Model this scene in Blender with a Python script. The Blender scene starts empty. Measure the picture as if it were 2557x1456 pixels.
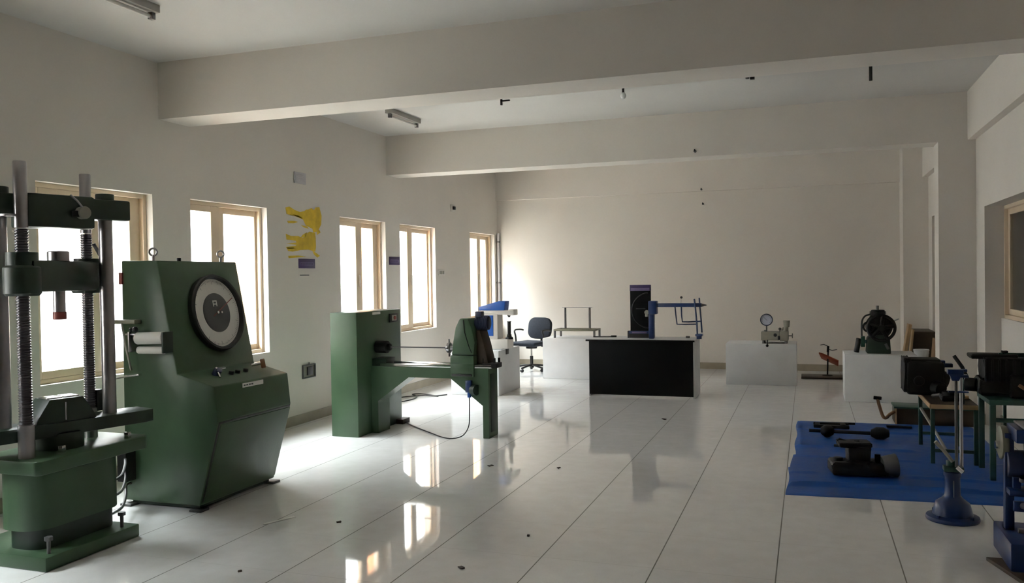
import bpy, bmesh, math, random
from mathutils import Vector, Matrix
random.seed(7)
C = bpy.context.scene.collection
V = Vector
WL = {}                                    # world location of every object made here

# ------------------------------------------------------------------ materials
def mat(name, col, rough=.5, metal=0.0, var=.10, scale=6.0, bump=0.0, bscale=60.0, spec=.5, coat=0.0, rvar=0.0):
    m = bpy.data.materials.new(name); m.use_nodes = True
    nt = m.node_tree; b = nt.nodes['Principled BSDF']
    tc = nt.nodes.new('ShaderNodeTexCoord')
    n = nt.nodes.new('ShaderNodeTexNoise'); n.inputs['Scale'].default_value = scale; n.inputs['Detail'].default_value = 5
    nt.links.new(tc.outputs['Object'], n.inputs['Vector'])
    r = nt.nodes.new('ShaderNodeValToRGB')
    r.color_ramp.elements[0].position = .3; r.color_ramp.elements[1].position = .7
    r.color_ramp.elements[0].color = [c * (1 - var) for c in col] + [1]
    r.color_ramp.elements[1].color = [min(1, c * (1 + var)) for c in col] + [1]
    nt.links.new(n.outputs['Fac'], r.inputs['Fac']); nt.links.new(r.outputs['Color'], b.inputs['Base Color'])
    b.inputs['Roughness'].default_value = rough; b.inputs['Metallic'].default_value = metal
    b.inputs['Specular IOR Level'].default_value = spec; b.inputs['Coat Weight'].default_value = coat
    if rvar:
        mr = nt.nodes.new('ShaderNodeMapRange'); mr.inputs['To Min'].default_value = max(.02, rough - rvar); mr.inputs['To Max'].default_value = rough + rvar
        nt.links.new(n.outputs['Fac'], mr.inputs['Value']); nt.links.new(mr.outputs['Result'], b.inputs['Roughness'])
    if bump:
        n2 = nt.nodes.new('ShaderNodeTexNoise'); n2.inputs['Scale'].default_value = bscale; n2.inputs['Detail'].default_value = 3
        nt.links.new(tc.outputs['Object'], n2.inputs['Vector'])
        bp = nt.nodes.new('ShaderNodeBump'); bp.inputs['Strength'].default_value = bump; bp.inputs['Distance'].default_value = .01
        nt.links.new(n2.outputs['Fac'], bp.inputs['Height']); nt.links.new(bp.outputs['Normal'], b.inputs['Normal'])
    return m

def floor_mat():
    m = bpy.data.materials.new('glossy_floor_tile'); m.use_nodes = True
    nt = m.node_tree; b = nt.nodes['Principled BSDF']; N = nt.nodes.new; L = nt.links.new
    tc = N('ShaderNodeTexCoord'); sep = N('ShaderNodeSeparateXYZ'); L(tc.outputs['Object'], sep.inputs[0])
    def line(out, off, pitch, half):
        a = N('ShaderNodeMath'); a.operation = 'ADD'; a.inputs[1].default_value = off; L(out, a.inputs[0])
        p = N('ShaderNodeMath'); p.operation = 'PINGPONG'; p.inputs[1].default_value = pitch / 2; L(a.outputs[0], p.inputs[0])
        s = N('ShaderNodeMath'); s.operation = 'LESS_THAN'; s.inputs[1].default_value = half; L(p.outputs[0], s.inputs[0])
        return s
    lx = line(sep.outputs['X'],   .163 + .602 * 20, .602, .0032)
    ly = line(sep.outputs['Y'], -4.335 + .6 * 20, .600, .0022)
    n1 = N('ShaderNodeTexNoise'); n1.inputs['Scale'].default_value = .7; n1.inputs['Detail'].default_value = 6; L(tc.outputs['Object'], n1.inputs['Vector'])
    n2 = N('ShaderNodeTexNoise'); n2.inputs['Scale'].default_value = 9; n2.inputs['Detail'].default_value = 8; L(tc.outputs['Object'], n2.inputs['Vector'])
    r = N('ShaderNodeValToRGB'); e = r.color_ramp.elements
    e[0].position = .3; e[0].color = (.68, .675, .66, 1); e[1].position = .62; e[1].color = (.80, .80, .795, 1)
    mx0 = N('ShaderNodeMath'); mx0.operation = 'MULTIPLY_ADD'; mx0.inputs[1].default_value = .35; L(n2.outputs['Fac'], mx0.inputs[0])
    mm = N('ShaderNodeMath'); mm.operation = 'MULTIPLY'; mm.inputs[1].default_value = .65; L(n1.outputs['Fac'], mm.inputs[0]); L(mm.outputs[0], mx0.inputs[2])
    L(mx0.outputs[0], r.inputs['Fac'])
    # brown dirt trodden in around the plinth by the windows
    dst = N('ShaderNodeVectorMath'); dst.operation = 'DISTANCE'; dst.inputs[1].default_value = (-3.75, 10.5, 0); L(tc.outputs['Object'], dst.inputs[0])
    dm = N('ShaderNodeMapRange'); dm.inputs['From Min'].default_value = .35; dm.inputs['From Max'].default_value = 1.1; dm.inputs['To Min'].default_value = .9; dm.inputs['To Max'].default_value = 0; L(dst.outputs['Value'], dm.inputs['Value'])
    dn = N('ShaderNodeMath'); dn.operation = 'MULTIPLY'; L(dm.outputs['Result'], dn.inputs[0])
    n3 = N('ShaderNodeTexNoise'); n3.inputs['Scale'].default_value = 5; n3.inputs['Detail'].default_value = 6; L(tc.outputs['Object'], n3.inputs['Vector']); L(n3.outputs['Fac'], dn.inputs[1])
    dmix = N('ShaderNodeMixRGB'); dmix.inputs['Color2'].default_value = (.23, .16, .09, 1); L(dn.outputs[0], dmix.inputs['Fac']); L(r.outputs['Color'], dmix.inputs['Color1'])
    mix = N('ShaderNodeMixRGB'); mix.inputs['Color2'].default_value = (.15, .145, .13, 1)
    lyw = N('ShaderNodeMath'); lyw.operation = 'MULTIPLY'; lyw.inputs[1].default_value = .55; L(ly.outputs[0], lyw.inputs[0])
    mxx = N('ShaderNodeMath'); mxx.operation = 'MAXIMUM'; L(lx.outputs[0], mxx.inputs[0]); L(lyw.outputs[0], mxx.inputs[1])
    L(dmix.outputs['Color'], mix.inputs['Color1']); L(mxx.outputs[0], mix.inputs['Fac']); L(mix.outputs['Color'], b.inputs['Base Color'])
    rr = N('ShaderNodeMapRange'); rr.inputs['To Min'].default_value = .02; rr.inputs['To Max'].default_value = .06; L(n1.outputs['Fac'], rr.inputs['Value'])
    ra = N('ShaderNodeMath'); ra.operation = 'MAXIMUM'; L(rr.outputs['Result'], ra.inputs[0])
    rg = N('ShaderNodeMath'); rg.operation = 'MULTIPLY'; rg.inputs[1].default_value = .7; L(mxx.outputs[0], rg.inputs[0]); L(rg.outputs[0], ra.inputs[1])
    L(ra.outputs[0], b.inputs['Roughness']); b.inputs['Specular IOR Level'].default_value = .6
    return m

def glass_mat():
    m = bpy.data.materials.new('clear_window_glass'); m.use_nodes = True
    nt = m.node_tree; nt.nodes.remove(nt.nodes['Principled BSDF']); N = nt.nodes.new; L = nt.links.new
    t = N('ShaderNodeBsdfTransparent'); t.inputs[0].default_value = (.96, .98, .97, 1)
    g = N('ShaderNodeBsdfGlossy'); g.inputs['Roughness'].default_value = .01
    lw = N('ShaderNodeLayerWeight'); pw = N('ShaderNodeMath'); pw.operation = 'POWER'; pw.inputs[1].default_value = 4.5; L(lw.outputs['Facing'], pw.inputs[0])
    f = N('ShaderNodeMath'); f.operation = 'MULTIPLY_ADD'; f.inputs[1].default_value = .55; f.inputs[2].default_value = .035; L(pw.outputs[0], f.inputs[0])
    x = N('ShaderNodeMixShader'); L(f.outputs[0], x.inputs[0]); L(t.outputs[0], x.inputs[1]); L(g.outputs[0], x.inputs[2])
    L(x.outputs[0], nt.nodes['Material Output'].inputs['Surface'])
    return m

MT = dict(
    wall=mat('cream_wall_paint', (.68, .638, .582), .75, var=.03, scale=1.2, bump=.05, bscale=25),
    dim=mat('dark_bounce_absorber', (.12, .11, .10), .8, var=.05),  # for unseen walls, kept dark so less light bounces back into the room
    ceil=mat('white_ceiling_paint', (.585, .57, .54), .8, var=.02, scale=1.5),
    base=mat('brown_skirting_tile', (.30, .265, .20), .35, var=.1),
    floor=floor_mat(), glass=glass_mat(),
    frame=mat('beige_window_aluminium', (.70, .57, .42), .4, var=.03),
    orange=mat('orange_outside_paint', (.85, .40, .20), .8, var=.04),
    skyblock=mat('grey_sky_blocker', (.20, .19, .185), .85, var=.05),  # dark grey for the added sky-blocking wall and overhang
    ground=mat('pale_outside_ground', (.45, .43, .40), .9, var=.1),
    green=mat('machine_green_enamel', (.043, .082, .043), .36, var=.10, scale=5, bump=.05, bscale=45, rvar=.06, spec=.4),
    greend=mat('dark_green_enamel', (.014, .028, .018), .42, var=.15, scale=8, rvar=.06),
    steel=mat('machined_steel', (.40, .39, .40), .28, 1.0, var=.08, scale=12),
    thread=mat('oiled_screw_thread', (.16, .155, .165), .32, 1.0, var=.1, scale=10),
    chrome=mat('bright_chrome', (.75, .75, .75), .12, 1.0, var=.02),
    iron=mat('black_oily_iron', (.006, .0058, .0055), .6, 0, var=.4, scale=14, bump=.3, bscale=40, rvar=.1, spec=.3),
    black=mat('black_plastic', (.008, .008, .009), .45, var=.2),
    blackgloss=mat('black_laminate', (.003, .003, .004), .5, var=.1, spec=.12),
    redox=mat('red_oxide_paint', (.22, .05, .04), .5, var=.15),
    dial=mat('ivory_dial_face', (.74, .73, .68), .45, var=.02),
    dialdk=mat('dark_grey_dial_centre', (.06, .062, .062), .4, var=.08),
    white=mat('white_plaster', (.70, .71, .72), .6, var=.05, scale=4, bump=.05, bscale=30),
    whitew=mat('white_enamel', (.66, .63, .59), .35, var=.03),
    paper=mat('white_label_paper', (.70, .70, .66), .6, var=.03),
    ink=mat('dark_label_ink', (.06, .06, .07), .6, var=.05),
    blue=mat('royal_blue_enamel', (.012, .085, .36), .33, var=.08),
    blued=mat('deep_blue_enamel', (.006, .024, .095), .33, var=.12),
    navy=mat('navy_motor_paint', (.015, .022, .06), .4, var=.15),
    tarp=mat('blue_plastic_sheet', (.008, .068, .27), .5, var=.18, scale=3, bump=.35, bscale=14, rvar=.1, spec=.25),
    fabric=mat('charcoal_chair_fabric', (.014, .019, .030), .9, var=.2, scale=40),
    purple=mat('purple_sign_print', (.030, .014, .080), .5, var=.1),
    lilac=mat('lilac_sign_band', (.13, .10, .21), .5, var=.12, scale=30),
    yellow=mat('mustard_yellow_paint', (.60, .41, .02), .7, var=.22, scale=9),
    wood=mat('raw_brown_wood', (.22, .125, .06), .65, var=.25, scale=7),
    woodl=mat('tan_board', (.38, .26, .14), .65, var=.2, scale=7),
    woodd=mat('dark_stained_wood', (.035, .022, .012), .6, var=.25, scale=7),
    rust=mat('rust_orange_paint', (.33, .075, .03), .55, var=.2),
    olive=mat('grey_green_enamel', (.20, .20, .145), .4, var=.1),
    gauge=mat('beige_grey_enamel', (.30, .29, .24), .42, var=.1),
    lilacw=mat('bluish_gauge_face', (.50, .52, .62), .4, var=.03),
    grey=mat('grey_laminate', (.50, .51, .52), .35, var=.04),
    greyd=mat('dark_grey_metal', (.11, .11, .11), .45, .3, var=.1),
    lamp=mat('grey_lamp_batten', (.36, .35, .32), .5, var=.05),
    bulb=mat('frosted_bulb_glass', (.62, .63, .62), .2, var=.02),
    vent=mat('grey_vent_plastic', (.55, .53, .55), .6, var=.04),
    tgreen=mat('teal_green_enamel', (.020, .060, .045), .4, var=.15),
)

# ------------------------------------------------------------------ mesh builder
class MB:
    def __init__(s, T=None):
        s.bm = bmesh.new(); s.T = T or Matrix()
    def _bev(s, verts, bev, seg=2, ang=None):
        vs = set(verts)
        ed = [e for e in s.bm.edges if e.verts[0] in vs and e.verts[1] in vs]
        if ang is not None:
            ed = [e for e in ed if len(e.link_faces) == 2 and e.calc_face_angle(0) > ang]
        if ed: bmesh.ops.bevel(s.bm, geom=ed, offset=bev, segments=seg, affect='EDGES', profile=.5, clamp_overlap=True)
    def box(s, x0, x1, y0, y1, z0, z1, bev=0.0, seg=2, R=None):
        c = V(((x0 + x1) / 2, (y0 + y1) / 2, (z0 + z1) / 2))
        M = s.T @ Matrix.Translation(c) @ (R.to_4x4() if R else Matrix()) @ Matrix.Diagonal((x1 - x0, y1 - y0, z1 - z0, 1))
        r = bmesh.ops.create_cube(s.bm, size=1.0, matrix=M)
        if bev: s._bev(r['verts'], bev, seg)
        return s
    def cyl(s, p0, p1, r0, r1=None, n=24, bev=0.0):
        p0, p1 = V(p0), V(p1); r1 = r0 if r1 is None else r1; d = p1 - p0
        M = s.T @ Matrix.Translation((p0 + p1) / 2) @ d.to_track_quat('Z', 'Y').to_matrix().to_4x4()
        r = bmesh.ops.create_cone(s.bm, cap_ends=True, segments=n, radius1=r0, radius2=r1, depth=d.length, matrix=M)
        if bev: s._bev(r['verts'], bev, 2, math.radians(50))
        return s
    def tube(s, pts, r, n=8, closed=False):
        pts = [V(p) for p in pts]; rings = []; up = None; k = len(pts)
        for i, p in enumerate(pts):
            if closed: d = pts[(i + 1) % k] - pts[i - 1]
            else: d = pts[min(i + 1, k - 1)] - pts[max(i - 1, 0)]
            d.normalize()
            if up is None: up = d.orthogonal().normalized()
            up = (up - d * up.dot(d)).normalized(); q = d.cross(up)
            rings.append([s.bm.verts.new(s.T @ (p + (up * math.cos(a) + q * math.sin(a)) * r)) for a in [2 * math.pi * j / n for j in range(n)]])
        m = k if closed else k - 1
        for i in range(m):
            a, b = rings[i], rings[(i + 1) % k]
            for j in range(n): s.bm.faces.new((a[j], a[(j + 1) % n], b[(j + 1) % n], b[j]))
        if not closed:
            s.bm.faces.new(rings[0][::-1]); s.bm.faces.new(rings[-1])
        return s
    def prism(s, poly, plane, a, b, bev=0.0):
        f = {'xz': lambda u, w, t: (u, t, w), 'xy': lambda u, w, t: (u, w, t), 'yz': lambda u, w, t: (t, u, w)}[plane]
        A = [s.bm.verts.new(s.T @ V(f(u, w, a))) for u, w in poly]; B = [s.bm.verts.new(s.T @ V(f(u, w, b))) for u, w in poly]
        k = len(poly); fa = s.bm.faces.new(A); fb = s.bm.faces.new(B[::-1]); fa.normal_update(); fb.normal_update()
        for i in range(k): s.bm.faces.new((A[i], B[i], B[(i + 1) % k], A[(i + 1) % k]))
        if bev: s._bev(A + B, bev, 2)
        bmesh.ops.triangulate(s.bm, faces=[x for x in (fa, fb) if x.is_valid and len(x.verts) > 4]) if not bev else None
        return s
    def lathe(s, prof, base, axis=(0, 0, 1), n=32, caps=True):
        base = V(base); M = s.T @ Matrix.Translation(base) @ V(axis).to_track_quat('Z', 'Y').to_matrix().to_4x4(); rings = []
        for r, z in prof:
            if r < 1e-6: rings.append([s.bm.verts.new(M @ V((0, 0, z)))])
            else: rings.append([s.bm.verts.new(M @ V((r * math.cos(2 * math.pi * j / n), r * math.sin(2 * math.pi * j / n), z))) for j in range(n)])
        for a, b in zip(rings, rings[1:]):
            if len(a) == 1 and len(b) == 1: continue
            for j in range(n):
                k = (j + 1) % n
                if len(a) == 1: s.bm.faces.new((a[0], b[k], b[j]))
                elif len(b) == 1: s.bm.faces.new((a[j], a[k], b[0]))
                else: s.bm.faces.new((a[j], a[k], b[k], b[j]))
        for rg in (rings[0], rings[-1]):
            if caps and len(rg) > 2: s.bm.faces.new(rg)
        return s
    def torus(s, c, axis, R, r, n=32, m=10):
        c = V(c); q = V(axis).to_track_quat('Z', 'Y')
        return s.tube([c + q @ V((R * math.cos(2 * math.pi * i / n), R * math.sin(2 * math.pi * i / n), 0)) for i in range(n)], r, m, True)
    def sph(s, c, r, sc=(1, 1, 1), u=20, v=12):
        bmesh.ops.create_uvsphere(s.bm, u_segments=u, v_segments=v, radius=r, matrix=s.T @ Matrix.Translation(V(c)) @ Matrix.Diagonal((*sc, 1)))
        return s
    def rough(s, amt, sub=1):
        if sub: bmesh.ops.subdivide_edges(s.bm, edges=s.bm.edges[:], cuts=sub, use_grid_fill=True)
        for v in s.bm.verts: v.co += V((random.uniform(-1, 1), random.uniform(-1, 1), random.uniform(-1, 1))) * amt
        return s
    def build(s, name, material, parent=None, label=None, cat=None, group=None, kind=None, flat=False):
        bmesh.ops.recalc_face_normals(s.bm, faces=s.bm.faces[:])
        lo = V([min(v.co[i] for v in s.bm.verts) for i in range(3)]); hi = V([max(v.co[i] for v in s.bm.verts) for i in range(3)])
        org = (lo + hi) / 2
        if parent is None: org.z = lo.z
        if kind == 'structure': org = V((0, 0, 0))
        for v in s.bm.verts: v.co -= org
        me = bpy.data.meshes.new(name); s.bm.to_mesh(me); s.bm.free()
        if not flat:
            for p in me.polygons: p.use_smooth = True
            me.set_sharp_from_angle(angle=math.radians(38))
        me.materials.append(MT[material])
        o = bpy.data.objects.new(name, me); C.objects.link(o); WL[o] = org
        if parent is not None:
            o.parent = parent; o.location = org - WL[parent]
        else: o.location = org
        tag(o, label, cat, group, kind)
        return o

def tag(o, label=None, cat=None, group=None, kind=None):
    for k, v in (('label', label), ('category', cat), ('group', group), ('kind', kind)):
        if v: o[k] = v
def thing(name, label, cat, loc, group=None):
    o = bpy.data.objects.new(name, None); C.objects.link(o); o.location = loc; WL[o] = V(loc)
    o.empty_display_size = .1; tag(o, label, cat, group); return o
def dup(o, parent=None, delta=None, label=None):
    c = o.copy(); C.objects.link(c); WL[c] = WL[o]
    if parent is not None: c.parent = parent
    if delta is not None: c.location = o.location + V(delta); WL[c] = WL[o] + V(delta)
    if label: c['label'] = label
    for ch in list(o.children): dup(ch, c)
    return c
def struct(name, mb, m): return mb.build(name, m, None, kind='structure')
def rotz(a, at=(0, 0, 0)): return Matrix.Translation(V(at)) @ Matrix.Rotation(math.radians(a), 4, 'Z')

# ------------------------------------------------------------------ the room
XL, XR, YB, YF, ZC = -5.05, 1.62, 13.76, -3.0, 3.32
struct('floor', MB().box(-5.30, 3.4, YF, YB + .2, -.15, 0), 'floor')
struct('ceiling', MB().box(-5.30, 3.6, YF - .2, YB + .2, ZC, ZC + .15), 'ceil')
WIN = [(2.03, 3.14), (4.487, 5.60), (6.05, 7.155), (8.54, 9.652), (10.05, 11.17), (12.50, 13.61)]
ZS, ZH = .80, 2.23
w = MB(); prev = YF - .2
for y0, y1 in WIN:
    w.box(-5.30, XL, prev, y0, 0, ZC); w.box(-5.30, XL, y0, y1, 0, ZS); w.box(-5.30, XL, y0, y1, ZH, ZC); prev = y1
w.box(-5.30, XL, prev, YB + .2, 0, ZC); struct('wall_left', w, 'wall')
struct('wall_back', MB().box(-5.30, 3.6, YB, YB + .2, 0, ZC), 'wall')
struct('wall_front', MB().box(-5.30, 3.6, YF - .2, YF, 0, ZC), 'dim')  # unseen, behind the camera; made dark to cut bounced light
N0, N1, N2 = (1.6, 5.2), (6.5, 9.28), (10.35, 12.95)       # right wall window niches; the first is unseen, added to absorb light
w = MB()
w.box(XR, 1.86, YF, N0[0], 0, ZC).box(XR, 1.86, N0[1], N1[0], 0, ZC).box(XR, 1.86, N1[1], N2[0], 0, ZC).box(XR, 1.86, N2[1], YB, 0, ZC)
for n, zt in ((N0, 2.25), (N1, 2.12), (N2, 2.25)):
    w.box(XR, 1.86, n[0], n[1], zt, ZC); w.box(1.76, 1.86, n[0], n[1], 0, 1.04)
struct('wall_right', w, 'wall')
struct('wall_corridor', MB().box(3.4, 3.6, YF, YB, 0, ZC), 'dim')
for i, (y0, y1, z0) in enumerate(((1.68, 2.06, 2.85), (5.69, 6.07, 2.855), (9.70, 10.05, 2.825), (13.70, 13.78, 2.82))):
    struct('trim_%d' % (i + 1), MB().box(XL - .02, XR + .02, y0, y1, z0, ZC + .02), 'wall')
struct('trim_5', MB().box(1.545, XR + .02, YF, YB, 2.83, ZC + .02), 'wall')
struct('trim_6', MB().box(1.275, XR + .02, 9.70, 10.0, 0, ZC), 'wall')
struct('trim_7', MB().box(1.29, XR + .02, 13.30, YB + .02, 0, ZC), 'wall')
bl = MB(); bl.box(XL, XL + .012, YF, YB, 0, .10); struct('baseboard_left', bl, 'base')
struct('baseboard_back', MB().box(XL, 1.29, YB - .012, YB, 0, .10), 'base')
struct('baseboard_right', MB().box(1.748, 1.76, N1[0], N1[1], 0, .10).box(1.748, 1.76, N2[0], N2[1], 0, .1).box(XR - .012, XR, N1[1], 9.70, 0, .1), 'base')

def window(i, y0, y1, z0, z1, x0, x1, side, split=.5, mull=.09, stile=.09, end=.09):
    f = MB(); t = .035
    f.box(x0, x1, y0, y0 + t, z0, z1, .004).box(x0, x1, y1 - t, y1, z0, z1, .004).box(x0, x1, y0 + t, y1 - t, z0, z0 + t, .004).box(x0, x1, y0 + t, y1 - t, z1 - t, z1, .004)
    w = struct('window_%d' % i, f, 'frame')
    ym = y0 + (y1 - y0) * split; xm = (x0 + x1) / 2; h2 = mull / 2
    near = (xm + .002, x1 - .004) if side > 0 else (x0 + .004, xm - .002)
    far = (x0 + .004, xm - .002) if side > 0 else (xm + .002, x1 - .004)
    ov = max(0, stile - h2)                 # how far the two meeting stiles overlap
    for (a, b), (xa, xb), qa, qb in (((y0 + t, ym + ov), near, .045, stile), ((ym - ov, y1 - t), far, stile, end)):
        s = MB(); q = .055
        s.box(xa, xb, a, a + qa, z0 + t, z1 - t, .004).box(xa, xb, b - qb, b, z0 + t, z1 - t, .004)
        s.box(xa, xb, a + qa, b - qb, z0 + t, z0 + t + q, .004).box(xa, xb, a + qa, b - qb, z1 - t - q, z1 - t, .004)
        sa = s.build('sash', 'frame', w)
        xc = (xa + xb) / 2
        MB().box(xc - .003, xc + .003, a + qa, b - qb, z0 + t + q, z1 - t - q).build('pane', 'glass', sa)
    h = MB(); hx = near[1] if side > 0 else near[0]
    h.box(min(hx, hx + .02 * side), max(hx, hx + .02 * side), ym - .02, ym, 1.42, 1.56, .004); h.build('handle', 'whitew', w)
for i, (y0, y1) in enumerate(WIN): window(i + 1, y0, y1, ZS, ZH, -5.19, -5.115, 1, *((.42, .22, .11, .03) if i in (2, 4) else (.5, .15, .14, .11)))
window(len(WIN) + 1, N1[0], N1[1], 1.04, 2.12, 1.785, 1.845, -1, .5, .06, .05, .05)
window(len(WIN) + 2, N2[0], N2[1], 1.04, 2.25, 1.785, 1.845, -1, .5, .06, .05, .05)
window(len(WIN) + 3, N0[0], N0[1], 1.04, 2.25, 1.785, 1.845, -1, .5, .06, .05, .05)  # unseen window, added so the dark corridor soaks up room light

# outside: ground, the orange fins between the windows, and added sky blockers
struct('trim_13', MB().box(-5.60, -5.30, 1.6, 14.0, 2.42, 2.54), 'skyblock')  # overhang added to block high sky and calm the bright floor patch
struct('wall_sky_blocker', MB().box(-11.2, -10.9, -30, 45, -.4, 6.6), 'skyblock')  # unseen wall added to block low sky and dim the right side
struct('ground', MB().box(-45, -5.31, -35, 50, -.45, -.35), 'ground')
for i, y in enumerate((3.22, 7.25, 9.76, 13.75)):
    struct('trim_%d' % (8 + i), MB().box(-5.58, -5.30, y, y + .16, -.35, 3.5), 'orange')

# ------------------------------------------------------------------ testing machine (left foreground)
u = thing('testing_machine', 'tall dark green testing machine with two lead screws and steel columns at left edge', 'testing machine', (-4.06, 3.73, 0))
A2 = rotz(-15.4, (-4.06, 3.73, 0))          # axis of table and upper crosshead
A1 = rotz(14.6, (-4.06, 3.73, 0))           # axis of the middle crosshead
ns, sf, cr, cl = (-3.985, 3.445), (-4.135, 4.025), (-3.98, 4.02), (-4.14, 3.44)
b = MB().box(-4.42, -3.775, 3.36, 4.02, .0, .075, .008); b.build('base_plate', 'green', u)
for x, y in ((-3.82, 3.93), (-3.83, 3.43), (-4.36, 3.93), (-4.36, 3.43)):
    MB().cyl((x, y, .07), (x, y, .155), .010, n=12).cyl((x, y, .145), (x, y, .165), .022, n=6).build('anchor_bolt', 'greyd', u)
def rrect(x0, x1, y0, y1, r, k=6):
    p = []
    for cx, cy, a0 in ((x1 - r, y1 - r, 0), (x0 + r, y1 - r, 90), (x0 + r, y0 + r, 180), (x1 - r, y0 + r, 270)):
        for i in range(k + 1): a = math.radians(a0 + 90 * i / k); p.append((cx + r * math.cos(a), cy + r * math.sin(a)))
    return p
MB().prism(rrect(-4.20, -3.885, 3.40, 4.04, .13), 'xy', .185, .51).build('pedestal', 'green', u)
MB().prism(rrect(-4.17, -3.90, 3.44, 4.00, .10), 'xy', .07, .20).build('pedestal_foot', 'greend', u)
pl = MB(); pl.prism([(-4.24, 3.36), (-3.84, 3.36), (-3.815, 3.385), (-3.815, 4.13), (-3.86, 4.185), (-4.24, 4.185), (-4.30, 4.12), (-4.30, 3.42)], 'xy', .50, .575, .008); pl.build('bed_plate', 'green', u)
MB().cyl((-4.06, 3.73, .57), (-4.06, 3.73, .67), .125, n=40, bev=.006).build('ram', 'greend', u)
def in_frame(T, f): m = MB(T); f(m); return m
tb = MB(A2); tb.prism([(-.09, -.54), (.09, -.54), (.105, -.50), (.105, .47), (.085, .535), (-.085, .535), (-.105, .47), (-.105, -.50)], 'xy', .655, .73, .006); tb.build('table', 'greend', u)
for p in (cr, cl):
    MB().cyl((*p, .72), (*p, 1.90), .039, n=32).build('column', 'steel', u)
def screw(p, r):
    prof = [(r * 1.22, .573), (r * 1.22, .752), (r, .752)]
    z = .752
    while z < 1.806: prof += [(r * 1.03, z + .003), (r * 1.03, z + .007), (r * .88, z + .009), (r * .88, z + .0125)]; z += .0145
    prof += [(r, 1.815), (r, 2.165), (r * .93, 2.172)]
    lo = [q for q in prof if q[1] <= .7521]; mid = [q for q in prof if .7521 < q[1] < 1.815]; hi = [q for q in prof if q[1] >= 1.815]
    o = MB().lathe(mid, (*p, 0), n=28).build('lead_screw', 'thread', u)
    MB().lathe([(0, .573)] + lo[:2] + [(0, .752)], (*p, 0), n=28).build('screw_collar', 'steel', o)
    MB().lathe([(0, 1.812)] + hi + [(0, 2.172)], (*p, 0), n=28).build('screw_top', 'steel', o)
screw(ns, .034); screw(sf, .032)
ch = MB(A2)
ch.box(-.075, .075, -.40, .42, 1.885, 2.005, .010); ch.box(-.098, .098, -.195, .185, 1.826, 2.012, .012)
top = ch.build('upper_crosshead', 'greend', u)
for p in (cr, cl): MB().cyl((*p, 2.0), (*p, 2.043), .052, n=28, bev=.005).build('column_cap', 'greend', top)
kn = MB(A2); kn.cyl((.095, .10, 1.915), (.15, .10, 1.915), .036, n=24, bev=.006); kn.build('hand_knob', 'gauge', top)
MB(A2).tube([(.14, .10, 1.93), (.145, .055, 1.98), (.14, .02, 2.01)], .006).build('clamp_lever', 'steel', top)
MB(A2).box(.10, .135, .045, .075, 1.89, 1.925, .004).build('clamp_block', 'black', top)
md = MB(A1)
md.box(-.085, .085, -.32, .32, 1.468, 1.640, .012)
mid = md.build('middle_crosshead', 'greend', u)
nut = MB(); nut.lathe([(0, 1.448), (.080, 1.448), (.092, 1.462), (.092, 1.60), (.078, 1.612), (.078, 1.682), (0, 1.682)], (*ns, 0), n=36); nut.build('nut_housing', 'greend', mid)
nut = MB(); nut.lathe([(0, 1.452), (.080, 1.452), (.088, 1.466), (.088, 1.62), (.072, 1.632), (.072, 1.66), (0, 1.66)], (*sf, 0), n=36); nut.build('nut_housing', 'greend', mid)
MB().lathe([(0, 1.64), (.058, 1.64), (.058, 1.692), (.05, 1.697), (0, 1.697)], (-4.05, 3.74, 0), n=28).build('top_disc', 'steel', mid)
g = MB().cyl((-4.05, 3.74, 1.345), (-4.05, 3.74, 1.47), .032, n=28).build('grip_rod', 'steel', mid)
MB().cyl((-4.05, 3.74, 1.306), (-4.05, 3.74, 1.35), .036, n=28, bev=.004).build('rod_tip', 'redox', g)
MB().box(-4.10, -4.04, 4.07, 4.13, 1.455, 1.535, .006).build('limit_switch', 'black', mid)
MB().tube([(-4.085, 4.03, 1.75), (-4.06, 4.07, 1.66), (-4.05, 4.09, 1.60), (-4.06, 4.10, 1.52)], .011).build('switch_arm', 'greyd', mid)
gr = MB(A2); gr.prism([(-.175, .728), (.175, .728), (.155, .77), (.095, .862), (-.095, .862), (-.155, .77)], 'yz', -.085, .085, .005); jb = gr.build('lower_grip', 'greend', u)
MB(A2).box(-.05, .05, -.092, -.008, .861, .869, .002).box(-.05, .05, .008, .092, .861, .869, .002).build('jaw_plate', 'chrome', jb)
MB(A2).box(.085, .089, -.012, -.004, .74, .84).build('scale_strip', 'chrome', jb)
MB().box(sf[0] - .01, sf[0] + .035, sf[1] + .02, sf[1] + .065, .73, .86, .005).build('stop_block', 'black', u)
MB().box(-4.14, -4.03, 3.345, 3.365, 1.872, 1.888, .002).box(-4.045, -3.985, 3.35, 3.415, 1.874, 1.887, .002).build('stop_bar', 'steel', u)
for x, y in ((-3.93, 3.62), (-3.88, 4.05)):
    MB().cyl((x, y, .574), (x, y, .612), .022, n=6, bev=.002).build('bed_bolt', 'chrome', u)

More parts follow.
